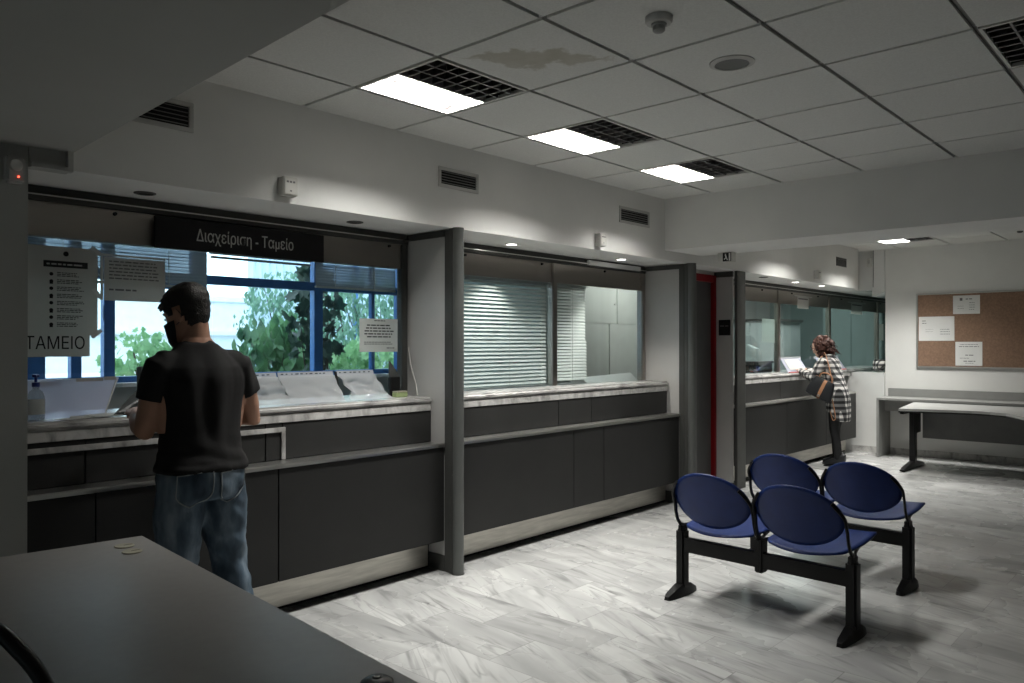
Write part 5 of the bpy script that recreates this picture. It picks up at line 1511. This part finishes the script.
for k in range(70):   # loose ringlets
    a = r.uniform(0, 6.28); z0 = r.uniform(-.02, .20); rad_ = .105 + .03 * r.random()
    p = Vector((rad_ * math.cos(a), -.03 + rad_ * math.sin(a), z0))
    if p.y > .03 and p.z < .16: continue
    pts = []; ph = r.uniform(0, 6.28)
    for q in range(9):
        s = q / 8; pts.append(gx @ (p + Vector((math.cos(a) * .03 * s, math.sin(a) * .03 * s, -.07 * s)) + Vector((math.cos(ph + s * 9), math.sin(ph + s * 9), 0)) * .011))
    hb.tube(pts, [.006 * (1 - .6 * q / 8) for q in range(9)], 6)
obj('hair', hb, M['curls'], wo, 'all')
ey = MB()
for s in (-1, 1): ey.ellipsoid((0, 0, 0), (.011, .006, .007), gx @ Matrix.Translation((s * .030, .088, .120)))
obj('eyes', ey, M['white'], wo, True)
sh = MB(); rings = []
for z, rx, ry, yc in ((.0, .182, .120, -.020), (.12, .182, .124, -.018), (.26, .176, .124, -.012), (.38, .170, .118, .005), (.48, .162, .110, .035), (.58, .165, .110, .060), (.66, .172, .110, .085), (.72, .162, .095, .095), (.765, .105, .070, .10), (.79, .064, .060, .108)):
    zz = .535 + z
    rr_ = ell_ring((0, yc, zz), rx, ry, 28, 0, .9)
    if z < .3: rr_ = [p + Vector((0, 0, (.10 if p.y > -.02 else 0) * (1 - z / .3))) for p in rr_]
    rings.append(rr_)
sh.loft(rings)
for S, E_, W_ in ((WLS, WLE, WLW), (WRS, WRE, WRW)):
    sh.tube([S * .7 + Vector((0, .03, .37)), S, S.lerp(E_, .5), E_, E_.lerp(W_, .5), E_.lerp(W_, .93)], [.052, .066, .062, .056, .052, .040], 18)
sh = displaced(remeshed(sh, 0.009, 4), lambda co, n_: 0.008 * noise.noise(Vector((co.x * 10, co.y * 10, co.z * 6))) + 0.006 * noise.noise(Vector((co.x * 18, co.y * 18, co.z * 5))))
obj('plaid_shirt', sh, M['plaid'], wo, 'all')
lg = MB(); lg.loft([ell_ring((0, yc, z), rx, ry, 24, 0, .9) for z, rx, ry, yc in ((.70, .140, .105, -.015), (.78, .150, .106, -.012), (.86, .140, .095, 0))])
legs(lg, WLEG, [.074, .072, .054, .047, .042])
obj('leggings', remeshed(lg, 0.008, 3), M['leggings'], wo, 'all')
shoe(-.05, -.030, M['bag'], wo, .245, .042, .120, .045); shoe(.105, .045, M['bag'], wo, .245, .042, .120, .045)
bg = thing('shoulder_bag', 'black leather shoulder bag with tan strap and band on the left hip of the woman', 'bag', (qx - .26, qy + .03, .74))
bt = Matrix.Translation((qx - .255, qy + .085, .925)) @ Matrix.Rotation(R(24), 4, 'X') @ Matrix.Diagonal((.85, .76, .80, 1))
rings = []
for z, hl_, hw in ((-.145, .175, .040), (-.13, .205, .058), (-.02, .195, .056), (.10, .165, .040), (.14, .150, .022)):
    rings.append([bt @ Vector((hw * math.copysign(abs(math.cos(a)) ** .6, math.cos(a)), hl_ * math.copysign(abs(math.sin(a)) ** .6, math.sin(a)), z)) for a in [k * 2 * math.pi / 24 for k in range(24)]])
obj('body', MB().loft(rings), M['bag'], bg, True)
obj('band', MB().loft([[bt @ Vector((-w_ - .003, y, z)) for y in (-.05, .0)] for z, w_ in ((-.147, .040), (-.13, .058), (-.02, .056), (.10, .040), (.142, .022))], close=False), M['tan'], bg)
obj('handle', MB().tube(smooth_path([bt @ Vector((0, -.10, .12)), bt @ Vector((0, -.09, .20)), bt @ Vector((0, 0, .235)), bt @ Vector((0, .09, .20)), bt @ Vector((0, .10, .12))]), .008, 8), M['tan'], bg, True)
obj('strap', MB().tube(smooth_path([bt @ Vector((0, -.135, .11)), (qx - .215, qy + .00, 1.13), (qx - .150, qy + .075, 1.315), (qx - .105, qy + .115, 1.315), (qx - .19, qy + .195, 1.16), bt @ Vector((0, .13, .12))]), [(.004, .014)] * 31, 8), M['tan'], bg, True)
obj('hanging_strap', MB().tube(smooth_path([(qx - .20, qy - .02, .80), (qx - .215, qy - .06, .60), (qx - .21, qy - .03, .56), (qx - .21, qy + .0, .66)]), .005, 8), M['tan'], bg, True)
obj('buckle', MB().lathe([(.016, 0), (.016, -.008)], bt @ Vector((-.058, -.025, -.10)), 14, 'X'), M['steel'], bg)
